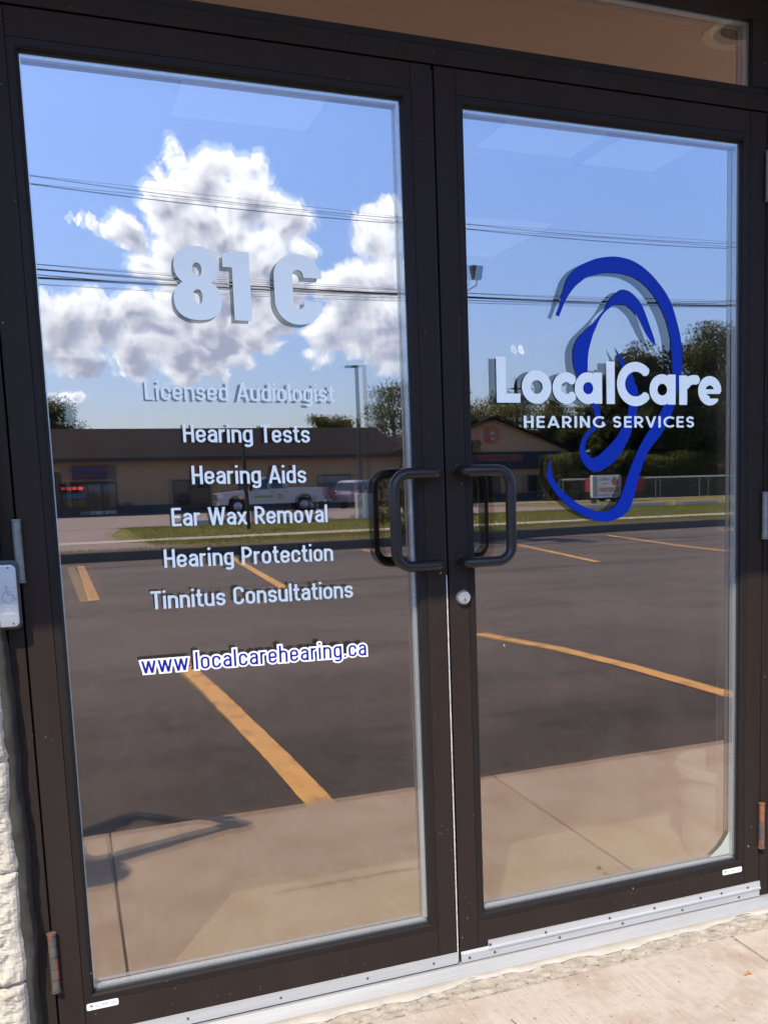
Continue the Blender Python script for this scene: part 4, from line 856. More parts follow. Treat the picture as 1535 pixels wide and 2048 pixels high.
# ------------------------------------------------------------------ trees
leaf_ms = [mat('leaves_mid_green', (.15, .16, .050), .7, spec=.25, var=.45, vscale=1.1), mat('leaves_dark_green', (.085, .098, .036), .75, spec=.2, var=.45, vscale=.9), mat('leaves_yellow_green', (.20, .19, .06), .7, spec=.25, var=.4, vscale=1.2), mat('leaves_rust', (.20, .085, .03), .7, var=.4)]
for m_ in leaf_ms+[blade_m, weed_m]:
    t = m_.node_tree; b_ = t.nodes['Principled BSDF']; o_ = t.nodes['Material Output']; tl = t.nodes.new('ShaderNodeBsdfTranslucent'); mx_ = t.nodes.new('ShaderNodeMixShader'); mx_.inputs[0].default_value = .45
    t.links.new(b_.inputs['Base Color'].links[0].from_socket, tl.inputs[0]); t.links.new(b_.outputs[0], mx_.inputs[1]); t.links.new(tl.outputs[0], mx_.inputs[2]); t.links.new(mx_.outputs[0], o_.inputs[0])
bark = mat('bark', (.12, .095, .075), .9, var=.2)
def tree(x, Y, z0, h, rx, label, seed, m=0, dens=1.0, leaf=.16, low=.2, name='tree', group=None, airy=.0):
    rg = np.random.default_rng(seed); root = empty(name, label, 'tree' if name == 'tree' else 'bush', (x, -Y, z0), group=group)
    tb = MB(); tb.tube([(0, 0, 0), (.05*h*.1, 0, h*.3), (0, .03*h, h*.75)], [h*.022, h*.017, h*.005], 8)
    nc = int(26+14*min(dens, 3)); C_ = []
    for k in range(nc):
        th = rg.uniform(0, 2*math.pi); t = rg.random()**.8; zz = low+(1-low)*t
        rr = rx*math.sqrt(max(.02, 1-((zz-.55)/.56)**2))*rg.uniform(.25, 1.0)
        C_.append((rr*math.cos(th), rr*math.sin(th), h*zz*rg.uniform(.9, 1.0), rx*rg.uniform(.18, .38)))
        if k % 3 == 0: tb.tube([(0, 0, h*max(.12, zz*.55)), (rr*.5*math.cos(th), rr*.5*math.sin(th), h*zz*.8), C_[-1][:3]], [h*.008, h*.005, h*.002], 5)
    build(tb, 'trunk', bark, root)
    n = int(5200*dens); ci = rg.integers(0, nc, n); C_ = np.array(C_)
    d = rg.normal(size=(n, 3)); d /= np.linalg.norm(d, axis=1)[:, None]; r_ = rg.random(n)**.45*(1+airy*rg.random(n)*1.5)
    p = C_[ci, :3]+d*(C_[ci, 3]*r_)[:, None]*np.array([1, 1, .8])
    a = rg.normal(size=(n, 3)); a /= np.linalg.norm(a, axis=1)[:, None]; b = np.cross(a, rg.normal(size=(n, 3))); b /= np.linalg.norm(b, axis=1)[:, None]
    s = leaf*rg.uniform(.5, 1.3, n)[:, None]; v = np.stack([p-a*s*.5, p+b*s*.35, p+a*s*.5, p-b*s*.35], 1).reshape(-1, 3)
    me = bpy.data.meshes.new('crown'); me.from_pydata(v.tolist(), [], np.arange(n*4).reshape(-1, 4).tolist()); link('crown', me, leaf_ms[m], root)
    return root
TR = [(49, 66, -.8, 13.2, 5.0, 0), (43.5, 68, -.8, 11.8, 4.6, 1), (40.3, 69, -.8, 10.2, 3.6, 0), (37.6, 72, -.8, 6.4, 2.6, 1), (55, 64, -.8, 14, 5.2, 1), (46, 60, -.7, 8.6, 4.0, 1), (40.5, 61, -.7, 7.2, 3.6, 1), (52, 58, -.7, 9.5, 3.8, 2), (38.0, 63, -.7, 5.2, 2.4, 1)]
for i, (x, Y, z, h, r_, m) in enumerate(TR):
    tree(x, Y, z, h, r_, 'dense green tree number %s along the back of the far lot' % ('one two three four five six seven eight nine'.split()[i]) if False else ['tall green tree at the far right of the tree row', 'dark broad tree second in the row behind the fence', 'green tree with a round top behind the fence', 'dark tree just right of the gabled shop', 'tallest dark tree at the outer end of the row', 'dark bushy tree in front of the tall row', 'low dark tree above the hedge', 'yellowish tree in front of the outer tall trees', 'short dark tree at the near end of the hedge'][i], 20+i, m, dens=4.2, leaf=.30, low=.05, group='trees behind the chain-link fence')
BT = [(20.7, 84, 5.9, 1.3, 'small tree tip over the long roof, left of the lamp post', 2), (22.6, 84, 6.0, 1.2, 'low tree tip over the roof just left of the lamp post', 2), (27.4, 84, 8.4, 2.9, 'rounded loose-leaved tree over the roof behind the lamp post', 0), (34.6, 86, 6.9, 3.0, 'olive tree behind the gable peak', 2), (39.4, 86, 7.7, 3.6, 'olive tree behind the right slope of the gable', 2), (45.0, 88, 7.4, 2.2, 'green tree beyond the gabled shop', 0), (-1.0, 84, 6.9, 2.0, 'tree showing over the left end of the long roof', 0)]
for i, (x, Y, h, r_, lab, m) in enumerate(BT): tree(x, Y, -.9, h+1.9, r_, lab, 50+i, m, dens=2.0, leaf=.22, low=.3, airy=.7, group='trees beyond the plaza roofs')
tree(41.6, 54, -.6, 5.2, .9, 'small rust coloured tree in front of the dark trees', 81, 3, dens=.5, leaf=.25, low=.1)
# hedge in front of the trees
hb = np.random.default_rng(9); n = 42000; x = hb.uniform(29, 62, n); Y = 56.5+hb.random(n)*2.2; zt = 2.35+.18*np.sin(x*1.3)+.12*np.sin(x*3.1); z = -.8+(zt+.8)*hb.random(n)**.8
a = hb.normal(size=(n, 3)); a /= np.linalg.norm(a, axis=1)[:, None]; b = np.cross(a, hb.normal(size=(n, 3))); b /= np.linalg.norm(b, axis=1)[:, None]; s = .26*hb.uniform(.5, 1.3, n)[:, None]; p = np.stack([x, -Y, z], 1)
v = np.stack([p-a*s*.5, p+b*s*.35, p+a*s*.5, p-b*s*.35], 1).reshape(-1, 3)
he = empty('hedge', 'long clipped hedge behind the chain-link fence', 'hedge')
me = bpy.data.meshes.new('foliage'); me.from_pydata(v.tolist(), [], np.arange(n*4).reshape(-1, 4).tolist()); link('foliage', me, leaf_ms[0], he)
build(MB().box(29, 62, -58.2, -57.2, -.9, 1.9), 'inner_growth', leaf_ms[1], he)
# bushes by the curb near the meeting stiles
for (x, Y, h, r_, lab, sd_) in ((5.2, 15.75, 1.15, .62, 'leafy bush at the curb between the handles', 91), (6.15, 16.0, 1.35, .55, 'taller dark bush at the curb beside the first bush', 92)):
    tree(x, Y, .09, h, r_, lab, sd_, 1 if sd_ == 92 else 2, dens=.8, leaf=.09, low=.02, name='bush')
tree(6.50, 17.0, .09, 3.7, .50, 'narrow upright dark evergreen behind the meeting stiles, by the curb', 97, 1, dens=1.6, leaf=.10, low=.02)
# distant wood
hb = np.random.default_rng(19); n = 26000; x = hb.uniform(-90, 190, n); Y = 150+hb.random(n)*6; zt = 5+1.2*np.sin(x*.21)+1.0*np.sin(x*.57); z = -1+(zt+1)*hb.random(n)**.7
a = hb.normal(size=(n, 3)); a /= np.linalg.norm(a, axis=1)[:, None]; b = np.cross(a, hb.normal(size=(n, 3))); b /= np.linalg.norm(b, axis=1)[:, None]; s = 1.5*hb.uniform(.5, 1.3, n)[:, None]; p = np.stack([x, -Y, z], 1)
v = np.stack([p-a*s*.5, p+b*s*.35, p+a*s*.5, p-b*s*.35], 1).reshape(-1, 3)
me = bpy.data.meshes.new('treeline'); me.from_pydata(v.tolist(), [], np.arange(n*4).reshape(-1, 4).tolist()); o = link('treeline', me, leaf_ms[1]); o['kind'] = 'stuff'

# ------------------------------------------------------------------ plaza across the way
tan = mat('tan_stucco', (.42, .28, .165), .85, spec=.1, var=.06, vscale=.6); wains = mat('blue_grey_wainscot', (.065, .075, .09), .8, var=.1, vscale=2)
shing = mat('grey_shingles', (.024, .018, .018), .9, spec=.08, var=.18, vscale=3, stretch=(.3, 1, 1)); darkf = mat('dark_fascia_board', (.03, .03, .032), .6)
ZB = zf(66)+.02
def frame_window(parent, x0, x1, z0, z1, y, name='window', glassm=None, mull=()):
    t = .07; f = MB().box(x0, x1, y-.02, y+.05, z0, z0+t).box(x0, x1, y-.02, y+.05, z1-t, z1).box(x0, x0+t, y-.02, y+.05, z0+t, z1-t).box(x1-t, x1, y-.02, y+.05, z0+t, z1-t)
    for m_ in mull: f.box(m_-.04, m_+.04, y-.02, y+.05, z0+t, z1-t)
    fo = build(f, name, darkf, parent); build(MB().box(x0+t, x1-t, y-.005, y+.012, z0+t, z1-t), 'pane', glassm or dglass, fo); return fo
pl_ = empty('plaza_building', 'long tan single-storey shop row with a dark shingled roof', 'building')
build(MB().box(-15, 21.9, -82, -66, ZB+.62, 2.80), 'wall', tan, pl_)
build(MB().box(-15, 21.9, -82, -65.93, ZB-.1, ZB+.62), 'wainscot', wains, pl_)
ov = .7
build(MB().prism([(-66+ov, 2.84), (-73.5, 5.10), (-82-ov, 2.84)], -15.5, 22.4, 'x'), 'roof', shing, pl_)
build(MB().box(-15.5, 21.9, -66+ov-.02, -66+ov+.05, 2.66, 2.88), 'fascia', darkf, pl_)
y = -65.93
for x0, x1, m_ in ((-.49, .50, ()), (.50, 1.40, ()), (1.40, 2.29, ())):
    frame_window(pl_, x0, x1, ZB+.02, 1.44, y, 'window' if x0 < 0 else 'door')
    if x0 > 0: build(MB().box(x0+.1, x1-.1, y+.013, y+.03, ZB+.10, ZB+.34), 'kick_plate', mat('kick_plate', (.55, .50, .48), .5), pl_); build(MB().box(x0+.1, x1-.12, y+.013, y+.02, .75, 1.25), 'notice_sheet', mat('door_notice', (.16, .18, .20), .6), pl_)
    else:
        redl = emis('red_open_light', (1, .10, .08), .9); build(MB().box(x0+.1, x0+.34, y+.013, y+.02, .95, 1.12).box(x0+.42, x0+.72, y+.013, y+.02, .93, 1.13), 'neon_letters', redl, pl_)
        build(MB().box(x0+.1, x1-.1, y+.013, y+.02, .40, .72), 'poster', mat('blue_poster', (.10, .17, .28), .6), pl_); build(MB().box(x0+.1, x1-.1, y+.013, y+.02, -.10, .30), 'poster', mat('yellow_poster', (.16, .13, .03), .6), pl_)
frame_window(pl_, -4.6, -.75, ZB+.62, 1.35, y)
frame_window(pl_, 5.82, 8.33, -.46, 1.41, y, mull=(6.9,)); frame_window(pl_, 15.69, 18.1, -.30, 1.51, y, glassm=mat('sky_reflecting_glass', (.06, .09, .12), .08, 0, .9)); frame_window(pl_, 10.2, 11.4, -.3, 1.2, y)
sg = build(MB().box(-.36, 2.29, y-.0, y+.12, 1.58, 2.40), 'fascia_sign', mat('sign_navy', (.035, .03, .07), .5), pl_)
rnd = random.Random(4)
def marks(x0, x1, z0, z1, y, m, parent, n):
    mb = MB(); x = x0; wdt = (x1-x0)/n
    for k in range(n):
        a = x0+k*wdt; q = rnd.random(); e = wdt*.18
        mb.box(a, a+e, y, y+.02, z0, z1)
        if q > .3: mb.box(a+e, a+wdt*.62, y, y+.02, z1-(z1-z0)*.2, z1)
        if q < .75: mb.box(a+e, a+wdt*.62, y, y+.02, z0, z0+(z1-z0)*.2)
        if q > .5: mb.box(a+wdt*.62, a+wdt*.8, y, y+.02, z0+(z1-z0)*.05, z1-(z1-z0)*.05)
    return build(mb, 'sign_lettering', m, parent)
bl = mat('sign_blue', (.05, .14, .42), .5); rd = mat('sign_red', (.48, .06, .06), .5)
marks(-.2, 1.15, 2.08, 2.32, y+.121, bl, sg, 8); marks(1.2, 1.98, 2.08, 2.32, y+.121, rd, sg, 5); marks(-.2, 1.0, 1.72, 1.92, y+.121, rd, sg, 9)
sb = empty('sandwich_board', 'small dark sandwich board by the shop entrance', 'sign', (2.93, -65.2, ZB+.02))
build(MB().prism([(-.2, 0), (-.03, .82), (.03, .82), (.2, 0), (.17, 0), (0, .76), (-.17, 0)], -.27, .27, 'x'), 'board', mat('board_maroon', (.07, .035, .05), .6), sb)
# gabled shop
gb_ = empty('gabled_shop', 'tan shop with a low gable, round badge and dark sign band', 'building')
yf = -65.4
build(MB().box(22, 34.4, -82, yf, ZB+.62, 2.90), 'wall', tan, gb_); build(MB().box(22, 34.4, -82, yf+.07, ZB-.1, ZB+.62), 'wainscot', wains, gb_)
build(MB().prism([(21.9, 2.90), (34.5, 2.90), (28.3, 5.22)], -70, yf+.02), 'gable', tan, gb_)
build(MB().prism([(21.2, 2.80), (28.3, 5.24), (35.2, 2.72), (35.2, 2.95), (28.3, 5.52), (21.2, 3.05)], -80, yf+.5), 'roof', shing, gb_)
build(MB().box(22, 33.95, yf, yf+.25, 1.64, 2.86), 'sign_band', mat('sign_band_navy', (.012, .016, .03), .6), gb_)
marks(26.85, 30.5, 2.22, 2.66, yf+.251, mat('sign_orange_red', (.42, .08, .05), .5), gb_, 14)
bd = MB().tube([(28.0, yf+.02, 4.10), (28.0, yf+.12, 4.10)], .66, 40); bo = build(bd, 'round_badge', mat('badge_red', (.40, .075, .045), .6), gb_)
mb = MB().tube([(28.0, yf+.12, 4.15), (28.0, yf+.15, 4.15)], .20, 20); mb.box(27.86, 28.14, yf+.12, yf+.15, 3.75, 4.1); build(mb, 'badge_motif', mat('badge_pale', (.40, .40, .42), .6), bo)
frame_window(gb_, 30.9, 32.1, -.05, 1.15, yf+.07); frame_window(gb_, 25.2, 28.6, ZB+.1, 1.2, yf+.07, mull=(26.3, 27.4))

# ------------------------------------------------------------------ vehicles
paint_w = mat('white_truck_paint', (.44, .45, .47), .25, 0, .5, coat=.6); paint_s = mat('silver_pink_paint', (.42, .36, .36), .3, .3, coat=.5); tyre = mat('tyre_rubber', (.02, .02, .02), .85); rimm = mat('wheel_rim', (.35, .36, .38), .35, .7); chrome = mat('chrome', (.8, .8, .82), .15, .9)
redlamp = mat('tail_lamp_red', (.45, .03, .03), .3); lampg = mat('head_lamp', (.75, .78, .8), .1, .3); dplast = mat('dark_plastic', (.03, .03, .03), .6); redp = mat('red_trailer_paint', (.30, .02, .03), .5)
def wheels(root, xs_, wd, r):
    for x in xs_:
        for s in (-1, 1):
            y0 = s*(wd/2-.13)
            we = build(MB().tube([(x, y0-.12, r), (x, y0-.10, r), (x, y0+.10, r), (x, y0+.12, r)], [r*.93, r, r, r*.93], 26), 'wheel', tyre, root, smooth=40)
            build(MB().tube([(x, y0+s*.115, r), (x, y0+s*.13, r)], [r*.62, r*.55], 18), 'rim', rimm, we, smooth=40)
def pickup(x, Y, z, rot, label):
    """nose towards -x, 5.85 m long"""
    e = empty('pickup_truck', label, 'pickup truck', (x, -Y, z), rot); W = 1.0
    body = [(-2.92, .52), (-2.95, .95), (-2.86, 1.12), (-1.55, 1.22), (-1.35, 1.24), (.80, 1.27), (.82, 1.32), (2.88, 1.30), (2.92, .55), (2.2, .50), (2.16, .78), (2.02, .92), (1.72, .99), (1.42, .92), (1.28, .78), (1.22, .50), (-1.42, .48), (-1.48, .78), (-1.62, .92), (-1.92, .99), (-2.22, .92), (-2.36, .78), (-2.42, .48)]
    build(MB().prism(body, -W, W), 'body', paint_w, e, bevel=.03)
    cab = [(-1.35, 1.24), (-.55, 1.86), (-.30, 1.93), (.55, 1.93), (.78, 1.85), (.82, 1.27)]
    vs = []; 
    for s in (-1, 1): vs += [(a, s*(W-.06-(b-1.24)*.22), b) for a, b in cab]
    n = len(cab); co = build(MB().add(vs, [tuple(range(n))[::-1], tuple(range(n, 2*n))]+[(i, (i+1) % n, n+(i+1) % n, n+i) for i in range(n)]), 'cab', paint_w, e, bevel=.03)
    for s in (-1, 1):
        f = lambda a, b: (a, s*(W-.045-(b-1.24)*.22), b)
        for q in ([(-1.08, 1.30), (-.50, 1.78), (-.28, 1.83), (-.24, 1.30)], [(-.14, 1.30), (-.16, 1.83), (.52, 1.82), (.66, 1.32)]):
            build(MB().add([f(a, b) for a, b in q], [tuple(range(4))]), 'side_window', dglass, co)
        build(MB().box(-2.93, -2.70, s*.93-.06, s*.93+.075, .86, 1.06), 'headlight', lampg, e); build(MB().box(2.80, 2.935, s*.93-.06, s*.93+.08, .82, 1.26), 'tail_light', redlamp, e)
        build(MB().box(-1.30, -1.12, s*1.06-.05, s*1.06+.14*0+.05, 1.22, 1.42), 'wing_mirror', dplast, e)
        [build(MB().box(a_, a_+.2, s*1.001-.004, s*1.001+.004, 1.10, 1.14), 'door_handle', dplast, e) for a_ in (-.1, .58)]
        gm = mat('green_door_logo', (.22, .34, .14), .6); lg = MB().box(-1.05, .0, s*1.004-.002, s*1.004+.002, .82, .95); lg.tube([(.35, s*1.002, .88), (.35, s*1.006, .88)], .16, 20); build(lg, 'door_emblem', gm, e)
    build(MB().add([(-1.30, -.84, 1.27), (-1.30, .84, 1.27), (-.58, .72, 1.83), (-.58, -.72, 1.83)], [(0, 1, 2, 3)]), 'windscreen', dglass, co, loc=(-.02, 0, .015))
    build(MB().box(-2.975, -2.94, -.66, .66, .72, 1.06), 'grille', dplast, e); build(MB().box(-3.02, -2.88, -.95, .95, .48, .68), 'bumper', chrome, e, bevel=.02); build(MB().box(2.88, 3.02, -.95, .95, .48, .66), 'bumper', chrome, e, bevel=.02)
    build(MB().box(.95, 2.80, -.86, .86, 1.305, 1.325), 'bed_cover', dplast, e)
    wheels(e, (-1.92, 1.72), 2.0, .40); return e
def suv(x, Y, z, rot, label, paint):
    e = empty('sport_utility_car', label, 'car', (x, -Y, z), rot); W = .92
    body = [(-2.3, .45), (-2.33, .85), (-2.2, 1.0), (-1.1, 1.10), (2.1, 1.12), (2.22, .9), (2.24, .45), (1.8, .42), (1.72, .68), (1.42, .80), (1.12, .68), (1.04, .42), (-1.05, .42), (-1.12, .68), (-1.42, .80), (-1.72, .68), (-1.8, .42)]
    build(MB().prism(body, -W, W), 'body', paint, e, bevel=.04)
    cab = [(-1.1, 1.08), (-.45, 1.62), (-.2, 1.70), (1.6, 1.72), (1.9, 1.62), (2.12, 1.10)]; vs = []
    for s in (-1, 1): vs += [(a, s*(W-.05-(b-1.1)*.28), b) for a, b in cab]
    n = 6; co = build(MB().add(vs, [tuple(range(n))[::-1], tuple(range(n, 2*n))]+[(i, (i+1) % n, n+(i+1) % n, n+i) for i in range(n)]), 'cabin', paint, e, bevel=.04)
    for s in (-1, 1):
        f = lambda a, b: (a, s*(W-.035-(b-1.1)*.28), b)
        for q in ([(-.85, 1.14), (-.38, 1.56), (.0, 1.60), (.05, 1.14)], [(.14, 1.14), (.10, 1.60), (.80, 1.61), (.88, 1.14)], [(.97, 1.14), (.90, 1.61), (1.55, 1.61), (1.85, 1.16)]): build(MB().add([f(a, b) for a, b in q], [(0, 1, 2, 3)]), 'side_window', dglass, co)
        build(MB().box(2.12, 2.27, s*.82-.08, s*.82+.08, .82, 1.2), 'tail_light', redlamp, e); build(MB().box(-2.34, -2.15, s*.75-.14, s*.75+.14, .80, .95), 'headlight', lampg, e)
    build(MB().add([(2.11, -.76, 1.16), (2.11, .76, 1.16), (1.93, .66, 1.58), (1.93, -.66, 1.58)], [(0, 1, 2, 3)]), 'rear_window', dglass, co, loc=(.02, 0, .01)); build(MB().add([(-1.08, -.76, 1.13), (-1.08, .76, 1.13), (-.48, .64, 1.58), (-.48, -.64, 1.58)], [(0, 1, 2, 3)]), 'windscreen', dglass, co, loc=(-.02, 0, .01))
    wheels(e, (-1.42, 1.42), 1.84, .36); return e
pickup(9.75, 53, zf(53), 0, 'white pickup truck with a green door logo parked side-on in the far lot')
suv(16.7, 57, zf(57), R(150), 'pale pinkish estate car parked behind the lamp post', paint_s)
suv(19.6, 57.5, zf(57.5), R(150), 'silver car parked at the right of the pinkish one', mat('silver_paint', (.40, .41, .43), .3, .3, coat=.5))
ft = empty('flat_trailer', 'low dark utility trailer beside the white truck', 'trailer', (12.6, -56, zf(56)))
build(MB().box(-1.3, 1.3, -.8, .8, .42, .5).box(-1.3, -1.26, -.8, .8, .5, .85).box(1.26, 1.3, -.8, .8, .5, .85).box(-1.26, 1.26, .77, .8, .5, .8).box(-1.26, 1.26, -.8, -.77, .5, .8).box(-2.3, -1.3, -.05, .05, .4, .46), 'deck', dplast, ft); wheels(ft, (0,), 1.9, .3)
rt_ = empty('red_trailer', 'dark red box trailer parked by the chain-link fence', 'trailer', (26.1, -44, zf(44)), R(4))
build(MB().box(-1.35, 1.35, -.8, .8, .45, 1.25), 'box', redp, rt_, bevel=.03); build(MB().box(-2.2, -1.35, -.05, .05, .45, .53), 'drawbar', dplast, rt_); wheels(rt_, (-.35, .45), 1.8, .30)

# portable sign on wheels
ps = empty('portable_sign', 'white and orange portable sign board standing before the fence', 'sign', (23.0, -39.5, zf(39.5)), R(3))
build(MB().prism(rrect(-1.25, 1.25, .32, 1.68, .1), -.10, .10), 'sign_box', mat('sign_box_white', (.88, .84, .82), .5), ps)
og = mat('sign_orange', (.75, .22, .06), .6); pk = mat('sign_pale_red', (.60, .25, .20), .6); gy = mat('sign_grey', (.42, .42, .45), .6)
build(MB().box(-1.20, -.80, .101, .104, .40, 1.60), 'grey_column', mat('sign_column', (.42, .42, .42), .6), ps)
marks(-.70, 1.1, .66, .93, .101, og, ps, 7); marks(-.6, .3, 1.36, 1.52, .101, pk, ps, 7); marks(-.4, .25, 1.16, 1.22, .101, gy, ps, 8); marks(-.7, 1.1, .46, .52, .101, pk, ps, 16)
build(MB().tube([(.72, .10, 1.30), (.72, .106, 1.30)], .26, 30), 'sign_badge', mat('sign_badge_orange', (.70, .20, .12), .6), ps)
build(MB().box(-1.1, -1.04, -.3, .3, 0, .33).box(1.04, 1.1, -.3, .3, 0, .33).box(-1.5, 1.5, -.04, .04, .2, .26), 'stand', dplast, ps); ps.scale = (.60, .9, .78)

# chain-link fence
galv = mat('galvanised_steel', (.42, .42, .42), .5, .4)
fe = empty('chain_link_fence', 'chain-link fence with a pale top rail in front of the hedge', 'fence')
zt = lambda x: .86
ff = MB().tube([(24.5, -47, zt(0)), (36, -46.4, .84), (60, -44, .80)], .045, 8); build(ff, 'top_rail', mat('pale_rail', (.62, .62, .60), .5), fe)
for x in np.arange(24.5, 60, 3.0):
    Yp = 47-.6*(x-24.5)/11.5 if x < 36 else 46.4-2.4*(x-36)/24
    build(MB().tube([(x, -Yp, zf(Yp)), (x, -Yp, .87)], .03, 8), 'post', galv, fe)
mw = MB(); k = 0
for x in np.arange(24.5, 60, .22):
    for sgn in (-1, 1):
        Yp = 47-.6*(x-24.5)/11.5 if x < 36 else 46.4-2.4*(x-36)/24; z0 = zf(Yp); h_ = .84-z0
        mw.quad((x, -Yp+.01*sgn, z0), (x+.012, -Yp+.01*sgn, z0), (x+sgn*h_+.012, -Yp+.01*sgn, .84), (x+sgn*h_, -Yp+.01*sgn, .84))
build(mw, 'wire_mesh', galv, fe)
# white boulder / pipe near the fence
o = build(MB().tube([(27.5, -36.0, zf(36)+.08), (32.0, -35.6, zf(36)+.08)], .08, 10), 'pipe', ws_m, smooth=40); tag(o, 'long pale pipe lying on the ground by the fence', 'pipe')

# ------------------------------------------------------------------ posts, poles and wires
po_m = mat('weathered_wood', (.055, .045, .04), .85, var=.3, vscale=8, stretch=(1, 1, .2))
e = empty('wooden_post', 'slim dark wooden post with a pointed top standing in the grass', 'post', (3.25, -21.9, .085))
build(MB().tube([(0, 0, 0), (-.01, 0, .85), (-.02, 0, 1.78), (-.03, 0, 1.92)], [.050, .048, .045, .012], 10), 'shaft', po_m, e, smooth=40)
build(MB().box(-.07, .02, -.06, -.045, .9, 1.3), 'sign_back', dplast, e)
lp = empty('lamp_post', 'tall dark parking lot lamp post on a white concrete base', 'lamp post', (7.30, -25.9, .05))
lpm = mat('lamp_post_paint', (.045, .05, .055), .5)
build(MB().box(-.17, .17, -.17, .17, 0, .75), 'base', mat('base_white_concrete', (.62, .62, .60), .9), lp, bevel=.02)
build(MB().tube([(0, 0, .75), (0, 0, 4.32)], [.075, .055], 14), 'pole', lpm, lp, smooth=40)
build(MB().box(-.34, .03, -.10, .10, 4.30, 4.36), 'lamp_head', lpm, lp, bevel=.01)
up_ = empty('utility_pole', 'wooden utility pole with a transformer beyond the gabled shop', 'utility pole', (36.5, -78, -.9))
build(MB().tube([(0, 0, 0), (0, 0, 10.4)], [.2, .14], 12), 'pole', mat('pole_wood', (.16, .14, .12), .9), up_); build(MB().box(-1.1, 1.1, -.06, .06, 9.4, 9.52), 'crossarm', po_m, up_); build(MB().tube([(.45, 0, 7.9), (.45, 0, 8.9)], .28, 14), 'transformer', galv, up_)
fp = empty('floodlight_pole', 'dark pole carrying a floodlight level with the overhead wires', 'floodlight', (7.12, -18.0, .085))
build(MB().tube([(0, 0, 0), (0, 0, 5.05)], [.06, .05], 12), 'pole', lpm, fp, smooth=40)
build(MB().tube([(0, 0, 5.02), (.25, 0, 5.05), (.44, 0, 5.16), (.45, 0, 5.28)], .022, 8), 'arm', galv, fp, smooth=40)
build(MB().add([(x, y, z) for z, w_, d_ in ((5.27, .09, .07), (5.55, .13, .10)) for x, y in ((.45-w_, -d_), (.45+w_, -d_), (.45+w_, d_), (.45-w_, d_))], [(0, 1, 2, 3), (4, 5, 6, 7), (0, 1, 5, 4), (1, 2, 6, 5), (2, 3, 7, 6), (3, 0, 4, 7)]), 'lamp_head', lpm, fp, bevel=.01)
wire_m = mat('wire_black', (.02, .02, .022), .7)
WR = [(6.70, 6.47, 6.50, .008, 17.9), (6.61, 6.42, 6.44, .011, 18.1), (5.16, 5.03, 5.16, .008, 17.8), (5.11, 4.99, 5.10, .016, 18.0), (5.05, 4.94, 5.20, .008, 18.2), (4.96, 4.97, 5.07, .020, 18.0), (4.90, 4.90, 5.12, .006, 18.3)]
for i, (za, zb_, zc, r_, Y) in enumerate(WR):
    pts = []
    for k in range(41):
        x = -26+52*k/40+4; t = (x+1)/7.0
        z = za+(zb_-za)*t if t < 1 else zb_+(zc-zb_)*(x-6)/8.4
        z = za*(t-1)*(t-2.2)/(2.2)+zb_*t*(t-2.2)/(-1.2)+zc*t*(t-1)/(2.2*1.2)
        pts.append((x, -Y, z))
    o = build(MB().tube(pts, r_, 6), 'overhead_wire', wire_m, smooth=True)
    tag(o, 'black overhead wire, '+['upper of the high pair', 'lower of the high pair', 'topmost of the low bundle', 'thick second one of the low bundle', 'thin one in the middle of the low bundle', 'thickest one low in the bundle', 'thin lowest one of the low bundle'][i], 'wire', 'overhead wires above the lot')

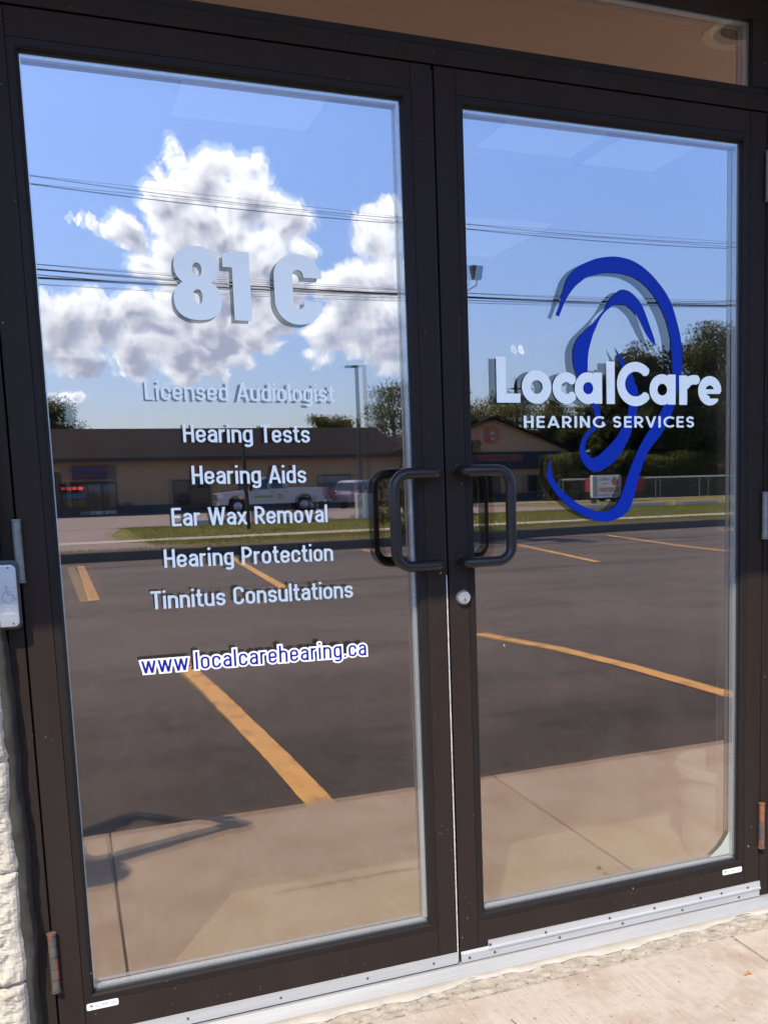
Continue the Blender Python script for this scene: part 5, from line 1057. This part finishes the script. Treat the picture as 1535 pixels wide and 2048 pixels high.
# ------------------------------------------------------------------ the photographer, standing left of the doors
def person():
    J = [(0, 0, .98), (0, 0, 1.14), (0, .0, 1.34), (0, .01, 1.46), (.0, .03, 1.53), (0, .03, 1.60), (0, .03, 1.70)]
    rad = [.155, .145, .15, .07, .058, .085, .07]
    V = list(J); Rr = list(rad); E_ = [(i, i+1) for i in range(6)]
    def chain(start, pts, rs):
        p = start
        for q, r_ in zip(pts, rs): V.append(q); Rr.append(r_); E_.append((p, len(V)-1)); p = len(V)-1
        return p
    for s in (-1, 1):
        chain(0, [(s*.10, 0, .88), (s*.11, .01, .50), (s*.12, -.01, .10), (s*.13, .10, .045)], [.10, .066, .045, .04])
    # arms reach to the phone; local +y is the way the person faces
    hr = chain(2, [(.19, .0, 1.39), (.33, .32, 1.22), (.12, .58, 1.24), (.060, .66, 1.24)], [.06, .046, .034, .030])
    hl = chain(2, [(-.19, .0, 1.38), (-.34, .32, 1.10), (-.13, .58, 1.17), (-.060, .66, 1.20)], [.06, .046, .034, .030])
    for h, s in ((hr, 1), (hl, -1)):
        b = Vector(V[h])
        for k in range(4): chain(h, [tuple(b+Vector((-s*.012, .035, .03-.018*k))), tuple(b+Vector((-s*.035, .045, .03-.018*k)))], [.0095, .0085])
        chain(h, [tuple(b+Vector((-s*.02, -.01, .02))), tuple(b+Vector((-s*.045, .0, .022)))], [.011, .009])
    me = bpy.data.meshes.new('person'); me.from_pydata(V, E_, []); o = bpy.data.objects.new('person', me); col.objects.link(o)
    sk = o.modifiers.new('skin', 'SKIN'); me.skin_vertices.new() if not me.skin_vertices else None
    for i, r_ in enumerate(Rr): me.skin_vertices[0].data[i].radius = (r_, r_*(.68 if i in (0, 1, 2) else 1))
    me.skin_vertices[0].data[0].use_root = True
    sb_ = o.modifiers.new('sub', 'SUBSURF'); sb_.levels = 2; sb_.render_levels = 2
    m = mat('skin_tone', (.45, .28, .20), .6); me.materials.append(m); return o
pe_ = person(); pe_.location = (-1.575, -2.36, 0); pe_.rotation_euler.z = -R(82)
tag(pe_, 'person in a dark top holding a phone out with both hands', 'person')
def shell(name, rows, m, n=20):
    vs = []; 
    for (cx_, cy_, z, a, b) in rows: vs += [(cx_+a*math.cos(2*math.pi*k/n), cy_+b*math.sin(2*math.pi*k/n), z) for k in range(n)]
    return build(MB().add(vs, [(i*n+k, i*n+(k+1) % n, (i+1)*n+(k+1) % n, (i+1)*n+k) for i in range(len(rows)-1) for k in range(n)]), name, m, pe_, smooth=True)
shell('shirt', [(0, 0, .92, .19, .14), (0, 0, 1.1, .175, .13), (0, 0, 1.3, .20, .135), (0, 0, 1.40, .19, .11), (0, .01, 1.47, .08, .08)], mat('shirt_navy', (.03, .04, .08), .9))
shell('hair', [(0, .0, 1.56, .085, .085), (0, 0, 1.64, .107, .115), (0, .0, 1.73, .095, .105), (0, .01, 1.78, .04, .05), (0, .01, 1.785, .001, .001)], mat('hair_brown', (.06, .035, .02), .8))
for s in (-1, 1): shell('trouser_leg', [(s*.095, 0, .96, .11, .11), (s*.11, 0, .75, .10, .10), (s*.112, .01, .50, .082, .085), (s*.118, 0, .12, .065, .07)], mat('jeans_blue', (.04, .06, .12), .9))
phn = empty('smartphone', 'dark smartphone held upright in both hands of the person', 'phone', (-.875, -2.262, 1.215), -YAW)
build(MB().prism(rrect(-.038, .038, -.078, .078, .012), -.004, .004), 'phone_body', dplast, phn, bevel=.001)
